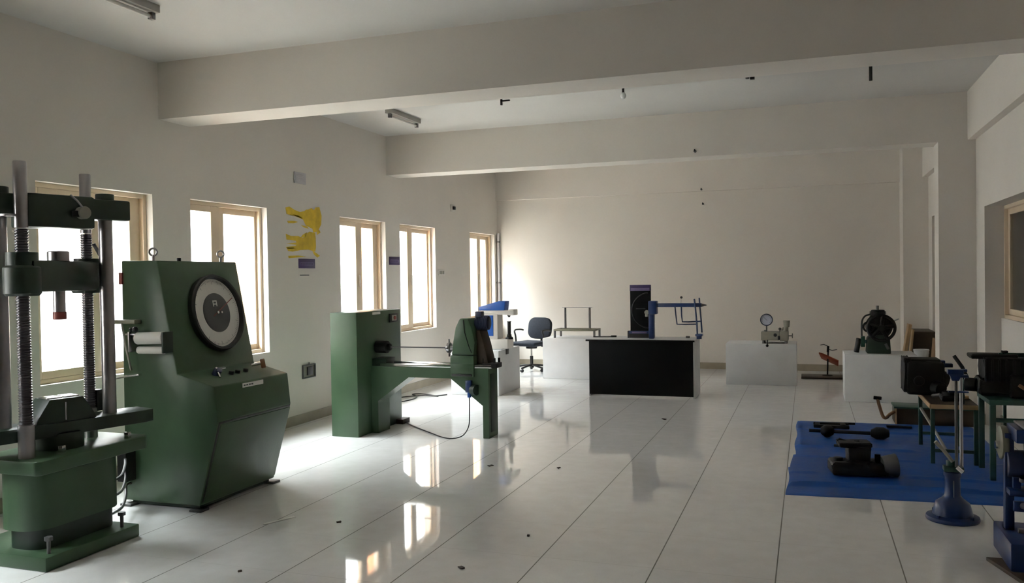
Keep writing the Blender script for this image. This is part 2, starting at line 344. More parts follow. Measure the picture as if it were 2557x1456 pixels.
# ------------------------------------------------------------------ dial console
k_console = k = thing('dial_console', 'green steel console with a large round dial and sloping front beside left windows', 'console', (-4.0, 4.97, 0))
Y0, Y1 = 4.56, 5.385
body = [(-4.395, .035), (-3.785, .035), (-3.625, .598), (-3.648, .825), (-3.939, .900), (-4.085, 1.654), (-4.385, 1.660)]
bd = MB().prism(body, 'xz', Y0, Y1, .008).build('cabinet', 'green', k)
MB().box(-4.36, -3.81, Y0 + .03, Y1 - .03, .012, .045).build('plinth_skirt', 'greend', k)
for x, y in ((-3.80, 4.575), (-3.80, 5.375), (-4.37, 4.575), (-4.37, 5.375)):
    MB().box(x - .045, x + .045, y - .045, y + .045, 0, .016, .003).build('foot_pad', 'greyd', k)
d1 = V((-3.625 + 3.785, 0, .598 - .035)).normalized(); n1 = V((d1.z, 0, -d1.x))
def quadpanel(mb, p, du, dv, n, w, h, t, bev=.003):
    M = Matrix((V(du).to_4d(), V(dv).to_4d(), V(n).to_4d(), V((0, 0, 0, 1)))).transposed(); M[3] = (0, 0, 0, 1)
    M = Matrix.Translation(V(p)) @ M.to_3x3().to_4x4()
    mb.T = M; mb.box(0, w, 0, h, 0, t, bev); mb.T = Matrix(); return mb
quadpanel(MB(), V((-3.785, Y0 + .035, .04)) + d1 * .02, (0, 1, 0), d1, n1, Y1 - Y0 - .04, .535, .006).build('front_panel', 'green', k)
quadpanel(MB(), V((-3.785, Y0 + .012, .04)) + d1 * .015 - n1 * .001, (0, 1, 0), d1, n1, .022, .555, .003, .001).build('panel_seam', 'black', k)
quadpanel(MB(), V((-3.785, Y0 + .012, .04)) + d1 * .560 - n1 * .001, (0, 1, 0), d1, n1, Y1 - Y0 - .02, .014, .004, .001).build('panel_seam', 'black', k)
ds = V((-4.085 + 3.939, 0, 1.654 - .9)).normalized(); nsl = V((ds.z, 0, -ds.x))
dc = V((-4.0135, 5.042, 1.284))
dl = MB().lathe([(.243, -.002), (.274, -.002), (.276, .035), (.268, .046), (.252, .046), (.246, .022), (.245, .012)], dc, nsl, n=64, caps=False).build('dial_rim', 'black', k)
MB().lathe([(0, .0), (.25, .0), (.25, .016), (0, .016)], dc, nsl, n=64).build('dial_face', 'dial', dl)
MB().lathe([(0, .0155), (.142, .0155), (.142, .0185), (0, .0185)], dc, nsl, n=48).build('dial_centre', 'dialdk', dl)
dy = V((0, 1, 0)); du = ds
tk = MB(); M0 = Matrix((V((*dy, 0)), V((*du, 0)), V((*nsl, 0)), V((0, 0, 0, 1)))).transposed()
for i in range(100):
    a = 2 * math.pi * i / 100; L = .03 if i % 10 == 0 else (.02 if i % 5 == 0 else .012)
    tk.T = Matrix.Translation(dc + nsl * .0163) @ M0 @ Matrix.Rotation(a, 4, 'Z'); tk.box(-.0008, .0008, .235 - L, .235, -.0006, .0006)
tk.build('dial_graduations', 'ink', dl, flat=True)
em = MB(Matrix.Translation(dc + nsl * .019) @ M0); em.box(-.028, -.020, .045, .088, -.001, .001).box(.008, .016, .045, .088, -.001, .001).box(-.028, .016, .080, .088, -.001, .001).box(-.018, .006, .058, .066, -.001, .001)
em.build('dial_emblem', 'paper', dl)
MB(Matrix.Translation(dc + nsl * .024) @ M0 @ Matrix.Rotation(math.radians(-62), 4, 'Z')).box(-.003, .003, -.05, .215, -.001, .001).build('red_pointer', 'redox', dl)
MB().cyl(dc + nsl * .017, dc + nsl * .032, .010, n=16).build('pointer_hub', 'chrome', dl); MB().cyl(dc + nsl * .017 + dy * .045, dc + nsl * .028 + dy * .045, .008, n=16).build('reset_knob', 'chrome', dl)
for x, y in ((-4.165, 4.615), (-4.165, 5.31)):
    e = MB().torus((x, y, 1.715), (.75, -.66, 0), .024, .0065, 20, 8).cyl((x, y, 1.655), (x, y, 1.694), .010, n=12); e.build('eye_bolt', 'steel', k)
MB().cyl((-4.14, 4.83, 1.655), (-4.14, 4.83, 1.678), .016, n=12).build('top_plug', 'black', k)
# recorder drums on the left side
rc = MB().cyl((-4.205, 4.50, 1.140), (-3.985, 4.50, 1.146), .040, n=32, bev=.003).build('recorder_drum', 'dial', k)
MB().cyl((-4.205, 4.505, 1.062), (-3.99, 4.505, 1.064), .024, n=24, bev=.003).build('feed_roller', 'dial', rc)
MB().cyl((-4.22, 4.50, 1.139), (-4.17, 4.50, 1.140), .030, n=20).build('drum_hub', 'black', rc)
MB().box(-3.985, -3.972, 4.47, 4.565, 1.045, 1.185, .003).build('drum_bracket', 'greend', rc)
MB().box(-4.262, -4.25, 4.47, 4.565, 1.05, 1.185, .003).box(-4.29, -4.19, 4.48, 4.50, 1.162, 1.172, .002).build('bracket_plate', 'steel', rc)
MB().sph((-4.215, 4.49, 1.200), .020).build('pen_knob', 'black', rc); MB().sph((-4.25, 4.485, 1.202), .010).cyl((-4.25, 4.485, 1.165), (-4.25, 4.485, 1.20), .005, n=8).build('small_knob', 'black', rc)
MB().box(-4.42, -4.23, 4.50, 4.562, 1.235, 1.262, .003).build('side_arm', 'olive', k)
MB().tube([(-4.335, 4.50, 1.24), (-4.305, 4.50, 1.08), (-4.275, 4.51, .925)], .007).build('link_rod', 'gauge', k)
MB().tube([(-4.43, 4.52, .862), (-4.34, 4.52, .880), (-4.24, 4.54, .892), (-4.24, 4.565, .892)], .007).build('steel_handle', 'chrome', k)
MB().box(-4.398, -4.37, 4.545, 4.562, 1.50, 1.58, .003).build('red_mark', 'redox', k)
# controls on the desk
MB().cyl((-3.83, 4.80, .87), (-3.80, 4.80, .91), .028, n=20, bev=.003).build('valve_body', 'navy', k)
MB().tube([(-3.81, 4.79, .90), (-3.79, 4.765, .925)], .007).tube([(-3.81, 4.82, .905), (-3.80, 4.87, .91)], .007).tube([(-3.79, 4.78, .89), (-3.76, 4.76, .862)], .007).build('valve_handle', 'chrome', k)
for y in (4.93, 5.0, 5.09):
    MB().cyl((-3.80, y, .862), (-3.795, y, .885), .018, n=16, bev=.003).build('push_button', 'black', k)
MB().cyl((-3.85, 5.23, .895), (-3.80, 5.27, .905), .012, n=14).build('lever_shaft', 'chrome', k)
MB().cyl((-3.80, 5.27, .90), (-3.775, 5.29, .905), .034, n=24, bev=.004).build('hand_wheel', 'wood', k)
lb = MB(); lb.box(-3.6465, -3.640, 4.845, 5.075, .783, .812); lb.build('label_plate', 'paper', k)
li = MB(); [li.box(-3.641, -3.6395, 4.855 + i * .028, 4.875 + i * .028, .793, .803) for i in range(4)]; li.build('label_print', 'ink', k)

# ------------------------------------------------------------------ torsion machine
t = thing('torsion_machine', 'green lathe-like torsion machine with tall cabinet and long bed on the tiles', 'torsion machine', (-3.6, 7.6, 0))
cab = MB().box(-4.345, -4.055, 7.13, 8.05, 0, 1.192, .006).build('cabinet', 'green', t)
MB().box(-4.0555, -4.049, 7.44, 7.60, 1.158, 1.182, .001).build('white_label', 'paper', cab)
sw = MB().box(-4.056, -4.040, 7.79, 7.97, 1.062, 1.152, .004).build('switch_box', 'black', cab)
MB().box(-4.041, -4.037, 7.83, 7.93, 1.078, 1.136, .002).build('switch_plate', 'gauge', sw)
MB().cyl((-4.038, 7.88, 1.107), (-4.026, 7.88, 1.107), .020, n=20).build('switch_button', 'redox', sw)
fr = MB().prism([(-4.058, .655), (-2.826, .655), (-2.826, 0), (-2.886, 0), (-2.886, .305), (-3.21, .555), (-3.65, .555), (-3.985, .315), (-3.985, 0), (-4.058, 0)], 'xz', 7.40, 7.64).build('bed_frame', 'green', t)
MB().box(-2.8275, -2.822, 7.45, 7.59, .05, .60, .002).build('leg_recess', 'greend', fr)
MB().box(-3.96, -2.80, 7.405, 7.455, .655, .686, .004).box(-3.96, -2.80, 7.585, 7.635, .655, .686, .004).build('slide_rail', 'chrome', t)
MB().box(-4.055, -3.90, 7.42, 7.62, .655, .73, .006).build('rail_block', 'greend', t)
MB().cyl((-4.055, 7.52, .835), (-3.93, 7.52, .835), .062, n=28, bev=.006).cyl((-3.94, 7.52, .835), (-3.90, 7.52, .835), .034, n=20).build('cabinet_chuck', 'iron', t)
MB().cyl((-3.91, 7.52, .836), (-3.20, 7.52, .836), .0065, n=12).build('test_bar', 'greyd', t)
hd = MB()
hd.prism([(-3.205, .69), (-2.965, .69), (-2.965, .775), (-3.205, .775)], 'xz', 7.385, 7.66, .006)
hd.box(-3.205, -2.965, 7.385, 7.66, .575, .70, .006)
hood = hd.build('headstock_base', 'green', t)
MB().prism([(-3.200, .775), (-2.97, .775), (-2.955, .90), (-2.985, 1.03), (-3.025, 1.125), (-3.11, 1.125), (-3.155, 1.04), (-3.180, .91)], 'xz', 7.40, 7.65, .015).build('headstock_hood', 'green', t)
MB().tube([(-3.07, 7.397, 1.11), (-3.06, 7.397, 1.00), (-3.02, 7.397, .87), (-2.99, 7.397, .80)], .004).build('hood_seam', 'black', hood)
MB().box(-3.185, -2.985, 7.372, 7.388, .582, .60, .003).build('clamp_strip', 'black', hood)
MB().prism([(-2.965, .69), (-2.845, .69), (-2.89, .88), (-2.93, 1.01), (-2.965, 1.01)], 'xz', 7.46, 7.66, .006).build('belt_guard', 'woodd', t)
mo = MB().cyl((-3.0, 7.56, 1.075), (-2.87, 7.56, 1.075), .068, n=28, bev=.008).build('motor', 'navy', t)
MB().box(-3.0, -2.935, 7.52, 7.60, 1.13, 1.185, .006).build('terminal_box', 'navy', mo)
fins = MB(); [fins.torus((-2.985 + i * .016, 7.56, 1.075), (1, 0, 0), .068, .004, 24, 6) for i in range(7)]; fins.build('cooling_fins', 'navy', mo)
chk = MB().cyl((-3.30, 7.52, .836), (-3.20, 7.52, .836), .030, n=20, bev=.004).cyl((-3.285, 7.52, .836), (-3.255, 7.52, .836), .052, n=24, bev=.004); 
for a in range(4):
    q = math.radians(45 + 90 * a + 45); chk.cyl((-3.27, 7.52 + .05 * math.cos(q), .836 + .05 * math.sin(q)), (-3.27, 7.52 + .085 * math.cos(q), .836 + .085 * math.sin(q)), .009, n=8)
chk.build('chuck', 'steel', t)
MB().box(-2.90, -2.76, 7.44, 7.60, .655, .70, .005).build('end_plate', 'iron', t)
for x, y in ((-2.90, 7.47), (-2.80, 7.50), (-2.775, 7.56)):
    MB().cyl((x, y, .69), (x, y, .745), .012, n=10).build('end_stud', 'iron', t)
MB().cyl((-2.985, 7.395, .455), (-2.935, 7.375, .455), .05, n=20).build('plug_base', 'greend', t)
cs = MB().box(-3.045, -2.985, 7.355, 7.402, .43, .545, .008).build('socket_box', 'blued', t)
MB().cyl((-3.012, 7.378, .385), (-3.012, 7.378, .435), .018, n=14).build('plug', 'blue', cs)
MB().box(-4.05, -3.97, 7.90, 8.06, 0, .05, .004).build('foot_block', 'woodd', t)
pts = [(-3.012, 7.378, .39), (-3.01, 7.372, .25), (-3.015, 7.36, .12), (-3.06, 7.33, .035), (-3.14, 7.29, .008), (-3.25, 7.31, .007), (-3.45, 7.48, .007), (-3.65, 7.66, .007), (-3.85, 7.85, .007), (-3.968, 7.97, .010)]
def smooth(pts, k=6):
    P = [V(p) for p in pts]; out = []
    for i in range(len(P) - 1):
        a, b_, c, d = P[max(i - 1, 0)], P[i], P[i + 1], P[min(i + 2, len(P) - 1)]
        for j in range(k):
            s = j / k; out.append(.5 * ((2 * b_) + (c - a) * s + (2 * a - 5 * b_ + 4 * c - d) * s * s + (3 * b_ - a - 3 * c + d) * s ** 3))
    return out + [P[-1]]
MB().tube(smooth(pts), .0055, 8).build('power_cable', 'black', t)

# ------------------------------------------------------------------ plinth with blue and white tester
p1 = MB().box(-4.37, -3.71, 10.09, 10.92, 0, .572, .006).build('plinth', 'white', None, 'white plastered block under the blue and white tester', 'plinth')
MB().box(-3.712, -3.70, 10.36, 10.46, .505, .575, .002).build('socket', 'black', p1)
h = thing('hardness_tester', 'blue and white C-frame tester with black screw on a white block', 'tester', (-3.85, 10.42, .572))
MB().box(-4.07, -3.66, 10.30, 10.54, .580, .705, .012).build('base', 'whitew', h)
MB().box(-4.16, -3.73, 10.25, 10.60, .5725, .582, .002).build('base_plate', 'grey', h)
co = MB().box(-4.07, -3.80, 10.32, 10.52, .70, 1.03, .012).build('frame_column', 'whitew', h)
MB().box(-4.045, -3.862, 10.312, 10.325, .745, 1.013, .003).build('blue_panel', 'blue', co)
MB().box(-4.07, -3.60, 10.33, 10.51, 1.020, 1.078, .010).box(-3.66, -3.585, 10.335, 10.505, 1.012, 1.088, .008).build('top_arm', 'whitew', h)
MB().prism([(-4.07, 1.077), (-3.712, 1.077), (-3.700, 1.196), (-3.79, 1.198), (-4.07, 1.122)], 'xz', 10.335, 10.505, .006).build('blue_hood', 'blue', h)
MB().cyl((-3.678, 10.42, .985), (-3.678, 10.42, 1.02), .012, .026, n=18).build('indenter', 'black', h)
MB().lathe([(0, .70), (.052, .70), (.048, .725), (.030, .735), (.030, .76), (.022, .765), (.022, .925), (.028, .925), (.028, .932), (0, .932)], (-3.678, 10.42, 0), n=24).build('elevating_screw', 'black', h)

# ------------------------------------------------------------------ office chair
T = rotz(163, (-4.19, 12.93, 0))            # local -y is the back of the chair
c = thing('office_chair', 'dark upholstered swivel office chair in the corner by the last window', 'chair', (-4.19, 12.93, 0))
def rbox(mb, x0, x1, y0, y1, z0, z1, r, seg=5): return mb.box(x0, x1, y0, y1, z0, z1, r, seg)
rbox(MB(T), -.235, .235, -.21, .25, .405, .475, .034).build('seat', 'fabric', c)
bk = MB(T @ Matrix.Translation((0, -.22, .50)) @ Matrix.Rotation(math.radians(10), 4, 'X'))
bk.prism(rrect(-.215, .215, 0, .345, .12, 8), 'xz', -.035, .035, .018); bk.build('backrest', 'fabric', c)
MB(T).tube([(0, -.05, .40), (0, -.24, .40), (0, -.285, .45), (0, -.29, .60)], .018).build('back_bar', 'black', c)
for sx in (-1, 1):
    MB(T).tube(smooth([(sx * .20, .02, .41), (sx * .27, .03, .42), (sx * .275, .05, .55), (sx * .27, .08, .645), (sx * .27, -.06, .655), (sx * .265, -.15, .64)]), .014, 8).build('armrest', 'black', c)
MB(T).cyl((0, 0, .36), (0, 0, .41), .09, n=20, bev=.006).build('seat_plate', 'black', c)
MB(T).cyl((0, 0, .09), (0, 0, .24), .026, n=18).build('column_cover', 'black', c)
MB(T).cyl((0, 0, .23), (0, 0, .37), .014, n=16).build('gas_lift', 'chrome', c)
st = MB(T).cyl((0, 0, .05), (0, 0, .11), .035, n=18, bev=.004).build('hub', 'black', c)
for i in range(5):
    a = math.radians(72 * i + 18); d = V((math.cos(a), math.sin(a), 0))
    MB(T).tube([d * .02 + V((0, 0, .095)), d * .14 + V((0, 0, .085)), d * .275 + V((0, 0, .062))], .016).build('base_leg', 'black', c)
    q = V((-d.y, d.x, 0)); MB(T).cyl(d * .27 + V((0, 0, .026)) - q * .02, d * .27 + V((0, 0, .026)) + q * .02, .026, n=16, bev=.004).cyl(d * .27 + V((0, 0, .04)), d * .27 + V((0, 0, .065)), .01, n=8).build('castor', 'black', c)

# ------------------------------------------------------------------ white bench block and rod stand
MB().box(-3.715, -2.60, 12.0, 12.62, 0, .595, .006).build('bench_block', 'white', None, 'long white block behind the black desk carrying the rod stand', 'block')
s = thing('rod_stand', 'small grey-green stand with two upright posts on long white block', 'stand', (-3.24, 12.25, .595))
MB().box(-3.565, -2.935, 12.07, 12.10, .698, .724, .003).box(-3.565, -2.935, 12.40, 12.43, .698, .724, .003).box(-3.565, -3.535, 12.1, 12.4, .698, .724, .003).box(-2.965, -2.935, 12.1, 12.4, .698, .724, .003).build('top_frame', 'olive', s)
for x in (-3.55, -2.95):
    for y in (12.085, 12.415): MB().box(x - .014, x + .014, y - .014, y + .014, .595, .70, .002).build('leg', 'greyd', s)
MB().box(-3.45, -3.03, 12.23, 12.27, .716, .728, .002).box(-3.56, -3.43, 12.235, 12.265, .702, .722).box(-3.05, -2.94, 12.235, 12.265, .702, .722).build('cross_bar', 'olive', s)
for x in (-3.43, -3.057): MB().cyl((x, 12.25, .725), (x, 12.25, 1.036), .016, n=16).build('post', 'greyd', s)
MB().cyl((-3.475, 12.25, 1.037), (-3.015, 12.25, 1.037), .005, n=10).build('top_rod', 'steel', s)

# ------------------------------------------------------------------ black desk and apparatus
d = thing('desk', 'wide desk with black front panel and grey sides near the back wall', 'desk', (-1.96, 10.65, 0))
MB().box(-2.608, -1.318, 10.395, 10.413, .02, .69, .002).build('front_panel', 'blackgloss', d)
MB().box(-1.325, -1.300, 10.40, 10.93, 0, .69, .003).build('side_panel', 'grey', d)
MB().box(-2.615, -2.590, 10.40, 10.93, 0, .69, .003).build('side_panel', 'grey', d)
MB().box(-2.645, -1.295, 10.37, 10.95, .69, .71, .004).build('desk_top', 'grey', d)
MB().box(-2.645, -1.295, 10.366, 10.372, .688, .7095, .002).build('edge_band', 'blackgloss', d)
a = thing('impact_apparatus', 'blue pedestal apparatus with long arm and black panel on the black desk', 'apparatus', (-1.85, 10.66, .71))
pn = MB().box(-2.135, -1.875, 10.68, 10.72, .80, 1.305, .004).build('back_panel', 'blackgloss', a)
MB().torus((-1.86, 10.676, 1.06), (0, 1, 0), .215, .012, 48, 8).bm.free()
ar = MB(); ar.tube([(-1.89 + .22 * math.cos(q), 10.679, 1.06 + .22 * math.sin(q)) for q in [math.radians(95 + i * 170 / 20) for i in range(21)]], .010, 8); ar.build('raised_ring', 'black', pn)
MB().cyl((-2.06, 10.676, 1.082), (-1.94, 10.676, 1.082), .004, n=8).build('thin_rod', 'greyd', pn)
hs = MB().box(-2.137, -1.873, 10.676, 10.724, 1.305, 1.383, .003).build('header_board', 'purple', a)
MB().box(-2.125, -1.885, 10.672, 10.677, 1.308, 1.345, .001).build('header_band', 'lilac', hs)
MB().box(-2.165, -1.89, 10.66, 10.73, .765, .80, .004).build('base_bar', 'blued', a); MB().box(-2.11, -1.925, 10.655, 10.661, .772, .792, .001).build('base_strip', 'lilac', a)
MB().box(-2.145, -1.90, 10.67, 10.725, .712, .768, .003).box(-2.17, -2.15, 10.66, 10.73, .71, .80, .003).build('base_block', 'black', a)
MB().box(-1.885, -1.818, 10.57, 10.66, .71, 1.10, .008).build('post', 'blued', a)
MB().box(-1.885, -1.78, 10.555, 10.675, 1.015, 1.182, .010).build('head', 'blued', a)
MB().cyl((-1.905, 10.56, 1.04), (-1.905, 10.60, 1.04), .028, n=20).box(-1.925, -1.89, 10.56, 10.60, .985, 1.03, .005).build('lock_knob', 'gauge', a)
MB().box(-1.785, -1.235, 10.585, 10.645, 1.105, 1.152, .006).build('arm', 'blued', a)
MB().cyl((-1.24, 10.615, 1.126), (-1.175, 10.615, 1.126), .022, .006, n=16).build('arm_tip', 'greyd', a)
def wire(nm, pts, r=.0085): MB().tube(pts, r, 8).build(nm, 'blued', a)
wire('wire_frame', [(-1.555, 10.58, 1.11), (-1.545, 10.58, 1.0), (-1.532, 10.58, .893), (-1.44, 10.58, .891), (-1.29, 10.58, .894)])
wire('wire_frame', [(-1.490, 10.66, 1.11), (-1.487, 10.66, 1.0), (-1.478, 10.66, .918), (-1.40, 10.66, .916), (-1.25, 10.66, .926)])
wire('hanger_rod', [(-1.318, 10.57, 1.205), (-1.306, 10.57, 1.10), (-1.290, 10.57, .90), (-1.286, 10.57, .765)], .010)
wire('hanger_rod', [(-1.268, 10.66, 1.215), (-1.262, 10.66, 1.10), (-1.248, 10.66, .93), (-1.240, 10.66, .785)], .010)
MB().tube([(-1.490, 10.62, 1.13), (-1.483, 10.62, 1.20)], .004).build('knob_stem', 'steel', a); MB().sph((-1.481, 10.62, 1.222), .016).build('stem_knob', 'black', a)
MB().box(-1.31, -1.225, 10.56, 10.67, .745, .772, .003).box(-1.30, -1.24, 10.60, 10.64, .71, .75, .003).build('end_clamp', 'blued', a)
pr = thing('probe', 'thin dark probe with black cap lying on the left end of black desk', 'probe', (-2.5, 10.75, .71))
MB().cyl((-2.63, 10.72, .718), (-2.40, 10.78, .718), .007, n=10).build('rod', 'greyd', pr); MB().cyl((-2.41, 10.777, .722), (-2.34, 10.795, .722), .012, n=14, bev=.002).build('cap', 'black', pr)
MB().cyl((-1.445, 10.72, .711), (-1.395, 10.72, .711), .013, n=14, bev=.002).build('knurled_pin', 'greyd', None, 'short dark metal pin lying on black desk under the arm', 'pin').location.z = .711

# ------------------------------------------------------------------ gauge tester on third block
MB().box(-1.065, -.150, 11.87, 12.47, 0, .556, .006).build('plinth', 'white', None, 'white block by back wall carrying the round pressure gauge', 'plinth')
g = thing('gauge_tester', 'beige bench tester with round dark-rimmed pressure gauge on white block', 'gauge tester', (-.43, 12.03, .556))
bd2 = MB().box(-.605, -.365, 11.93, 12.13, .598, .716, .010).box(-.365, -.252, 11.92, 12.14, .592, .722, .012).build('body', 'gauge', g)
MB().cyl((-.42, 11.925, .672), (-.42, 11.94, .672), .022, n=16).build('body_port', 'black', bd2)
MB().box(-.385, -.36, 11.91, 11.935, .61, .66, .004).build('body_catch', 'black', bd2)
for x in (-.572, -.285):
    for y in (11.96, 12.10): MB().cyl((x, y, .556), (x, y, .60), .020, .016, n=14).build('foot', 'greyd', g)
MB().box(-.56, -.29, 11.95, 12.11, .556, .566, .002).build('base_bar', 'greyd', g)
gg = MB().lathe([(0, -.02), (.080, -.02), (.083, .0), (.083, .022), (.072, .025), (.070, .014), (0, .014)], (-.534, 12.01, .874), (0, -1, 0), n=40).build('gauge_case', 'navy', g)
MB().lathe([(0, .012), (.071, .012), (.071, .016), (0, .016)], (-.534, 12.01, .874), (0, -1, 0), n=40).build('gauge_face', 'lilacw', gg)
gm = MB()
for i in range(25):
    q = math.radians(-45 + 270 * i / 24); gm.T = Matrix.Translation((-.534, 11.9935, .874)) @ Matrix.Rotation(-q, 4, 'Y'); gm.box(.052, .064, -.0008, .0008, -.0012, .0012)
gm.T = Matrix.Translation((-.534, 11.9925, .874)) @ Matrix.Rotation(math.radians(225), 4, 'Y'); gm.box(-.015, .055, -.001, .001, -.0016, .0016); gm.build('gauge_markings', 'ink', gg)
MB().cyl((-.534, 12.01, .71), (-.534, 12.01, .80), .010, n=14).cyl((-.55, 12.01, .712), (-.55, 12.01, .735), .022, n=6).build('gauge_stem', 'greyd', g)
MB().cyl((-.284, 12.03, .715), (-.284, 12.03, .78), .030, n=20, bev=.003).cyl((-.276, 12.03, .775), (-.276, 12.03, .862), .036, .044, n=24).build('oil_cup', 'gauge', g)
MB().cyl((-.362, 11.98, .715), (-.362, 11.98, .74), .006, n=8).sph((-.362, 11.98, .752), .018).build('needle_knob', 'black', g)
MB().cyl((-.345, 12.05, .735), (-.31, 12.05, .765), .014, n=12).build('side_valve', 'gauge', g)
MB().cyl((-.255, 12.03, .657), (-.205, 12.03, .657), .008, n=10).torus((-.203, 12.03, .657), (1, 0, 0), .028, .006, 20, 8).build('hand_wheel', 'greyd', g)
MB().cyl((-.522, 11.93, .60), (-.522, 11.86, .545), .010, n=10).sph((-.522, 11.855, .535), .019).build('drain_knob', 'black', g)

# ------------------------------------------------------------------ small stand with rust plate against back wall
MB().box(-.10, .50, 12.70, 13.15, .0, .022, .004).build('wooden_board', 'woodd', None, 'low brown board flat on floor by the back wall', 'board')
q = thing('plate_stand', 'thin dark post with tilted rust-orange plate on a brown board', 'stand', (.255, 13.0, .022))
MB().lathe([(0, .022), (.07, .022), (.07, .03), (.012, .036), (0, .036)], (.255, 13.0, 0), n=20).build('foot', 'iron', q)
MB().cyl((.255, 13.0, .03), (.268, 13.0, .44), .010, n=12).cyl((.262, 13.0, .36), (.268, 13.0, .445), .016, n=12).build('post', 'iron', q)
MB(Matrix.Translation((.277, 13.0, .258)) @ Matrix.Rotation(math.radians(25), 4, 'Y') @ Matrix.Rotation(math.radians(-28), 4, 'X')).prism([(-.165, -.06), (-.09, .085), (.16, .085), (.12, -.085), (-.10, -.085)], 'xy', -.008, .008, .003).build('plate', 'rust', q)
MB().tube([(.268, 13.0, .44), (.21, 13.0, .468), (.165, 12.98, .46)], .007).tube([(.268, 13.0, .40), (.32, 12.98, .385), (.385, 12.96, .40)], .006).build('handle', 'greyd', q)

# ------------------------------------------------------------------ block with engine
MB().box(.395, 1.165, 10.56, 11.16, 0, .548, .006).build('plinth', 'white', None, 'white block beside right column carrying the black engine', 'plinth')
e = thing('engine', 'black flywheel engine on a dark green base standing on white block', 'engine', (.775, 10.85, .548))
MB().prism([(.645, .548), (.905, .548), (.895, .72), (.86, .76), (.69, .76), (.655, .72)], 'xz', 10.72, 11.0, .010).build('base', 'greend', e)
MB().box(.845, .875, 10.70, 10.725, .60, .67, .004, R=Matrix.Rotation(math.radians(-25), 3, 'Y')).build('base_lever', 'greyd', e)
MB().lathe([(0, -.10), (.115, -.10), (.145, -.06), (.145, .06), (.115, .10), (0, .10)], (.785, 10.85, .86), (0, -1, 0), n=36).build('crankcase', 'iron', e)
MB().cyl((.775, 10.85, .95), (.775, 10.85, 1.055), .088, .075, n=24, bev=.012).build('cylinder', 'iron', e)
fn = MB(); [fn.torus((.775, 10.85, .975 + .018 * i), (0, 0, 1), .086, .006, 28, 6) for i in range(4)]; fn.build('cooling_fins', 'iron', e)
MB().cyl((.770, 10.85, 1.05), (.770, 10.85, 1.105), .017, n=14, bev=.003).build('spark_plug', 'greyd', e)
fw = MB(); fw.torus((.80, 10.70, .85), (0, 1, 0), .145, .018, 48, 10)
for i in range(5):
    q_ = math.radians(72 * i + 10); fw.cyl((.80, 10.70, .85), (.80 + .14 * math.cos(q_), 10.70, .85 + .14 * math.sin(q_)), .022, n=10)
fw.cyl((.80, 10.66, .85), (.80, 10.76, .85), .035, n=20); fw.build('flywheel', 'iron', e)
MB().torus((.665, 10.74, .86), (0, 1, 0), .055, .012, 28, 8).cyl((.665, 10.74, .86), (.72, 10.80, .86), .02, n=12).build('pulley', 'iron', e)
MB().tube(smooth([(.70, 10.85, 1.0), (.64, 10.84, .985), (.604, 10.84, .93), (.597, 10.84, .84), (.597, 10.84, .74)]), .010, 8).build('air_hose', 'black', e)
MB().box(.585, .632, 10.80, 10.88, .618, .745, .008).box(.632, .65, 10.82, 10.86, .66, .70, .003).build('fuel_filter', 'tgreen', e)
MB().tube([(.90, 10.85, .93), (.955, 10.84, .93), (1.0, 10.83, .95)], .008).build('throttle_rod', 'steel', e)
MB(Matrix.Translation((.535, 10.84, .548)) @ Matrix.Rotation(math.radians(10), 4, 'Y')).cyl((0, 0, .004), (0, 0, .175), .030, n=22, bev=.008).build('oil_bottle', 'black', None, 'black cylindrical bottle leaning at the left of engine on white block', 'bottle')

# ------------------------------------------------------------------ things in the right corner recess
pk = Matrix.Translation((1.165, 12.55, 0)) @ Matrix.Rotation(math.radians(9), 4, 'Y')
MB(pk).box(-.020, .020, -.10, .12, .006, .80, .003).build('leaning_board', 'woodl', None, 'tan wooden board standing on edge at the back right corner', 'board')
MB(Matrix.Translation((1.225, 12.30, 0)) @ Matrix.Rotation(math.radians(6), 4, 'Y')).box(-.012, .012, -.08, .08, .004, .74, .003).build('leaning_board', 'woodl', None, 'pale narrow board leaning just right of the tan wooden board', 'board')
cb = thing('cabinet', 'dark stained wooden cabinet standing in the back right corner recess', 'cabinet', (1.47, 12.95, 0))
MB().box(1.335, 1.60, 12.56, 12.58, 0, .66, .003).box(1.335, 1.355, 12.58, 13.24, 0, .66, .003).box(1.58, 1.60, 12.58, 13.24, 0, .66, .003).box(1.355, 1.58, 13.22, 13.24, 0, .66, .003).build('carcass', 'woodd', cb)
MB().box(1.325, 1.61, 12.55, 13.26, .66, .685, .003).build('top_board', 'woodd', cb)
MB(Matrix.Translation((1.44, 11.75, 0)) @ Matrix.Rotation(math.radians(5), 4, 'Y')).box(-.015, .015, -.30, .12, .002, .66, .003).build('plank', 'wood', None, 'brown plank leaning upright beside white column edge', 'plank')
cx = thing('crate', 'brown wooden crate under the white bucket behind engine block', 'crate', (1.30, 11.5, 0))
MB().box(1.19, 1.41, 11.30, 11.70, 0, .355, .004).build('box', 'woodd', cx); MB().box(1.185, 1.415, 11.29, 11.71, .05, .09, .002).box(1.185, 1.415, 11.29, 11.71, .22, .26, .002).build('slat', 'wood', cx)
bu = thing('bucket', 'small white bucket on a crate in front of leaning plank', 'bucket', (1.31, 11.5, .355))
MB().lathe([(0, .33), (.070, .33), (.088, .50), (.092, .503), (.088, .515), (.082, .51), (.066, .34), (0, .34)], (1.31, 11.5, .026), n=32).build('pail', 'white', bu)
MB().tube([(1.31 - .088 * math.cos(x), 11.5 - .088 * math.sin(x) * .6, .50 - .05 * math.sin(x)) for x in [math.pi * i / 14 for i in range(15)]], .003).build('handle', 'greyd', bu)

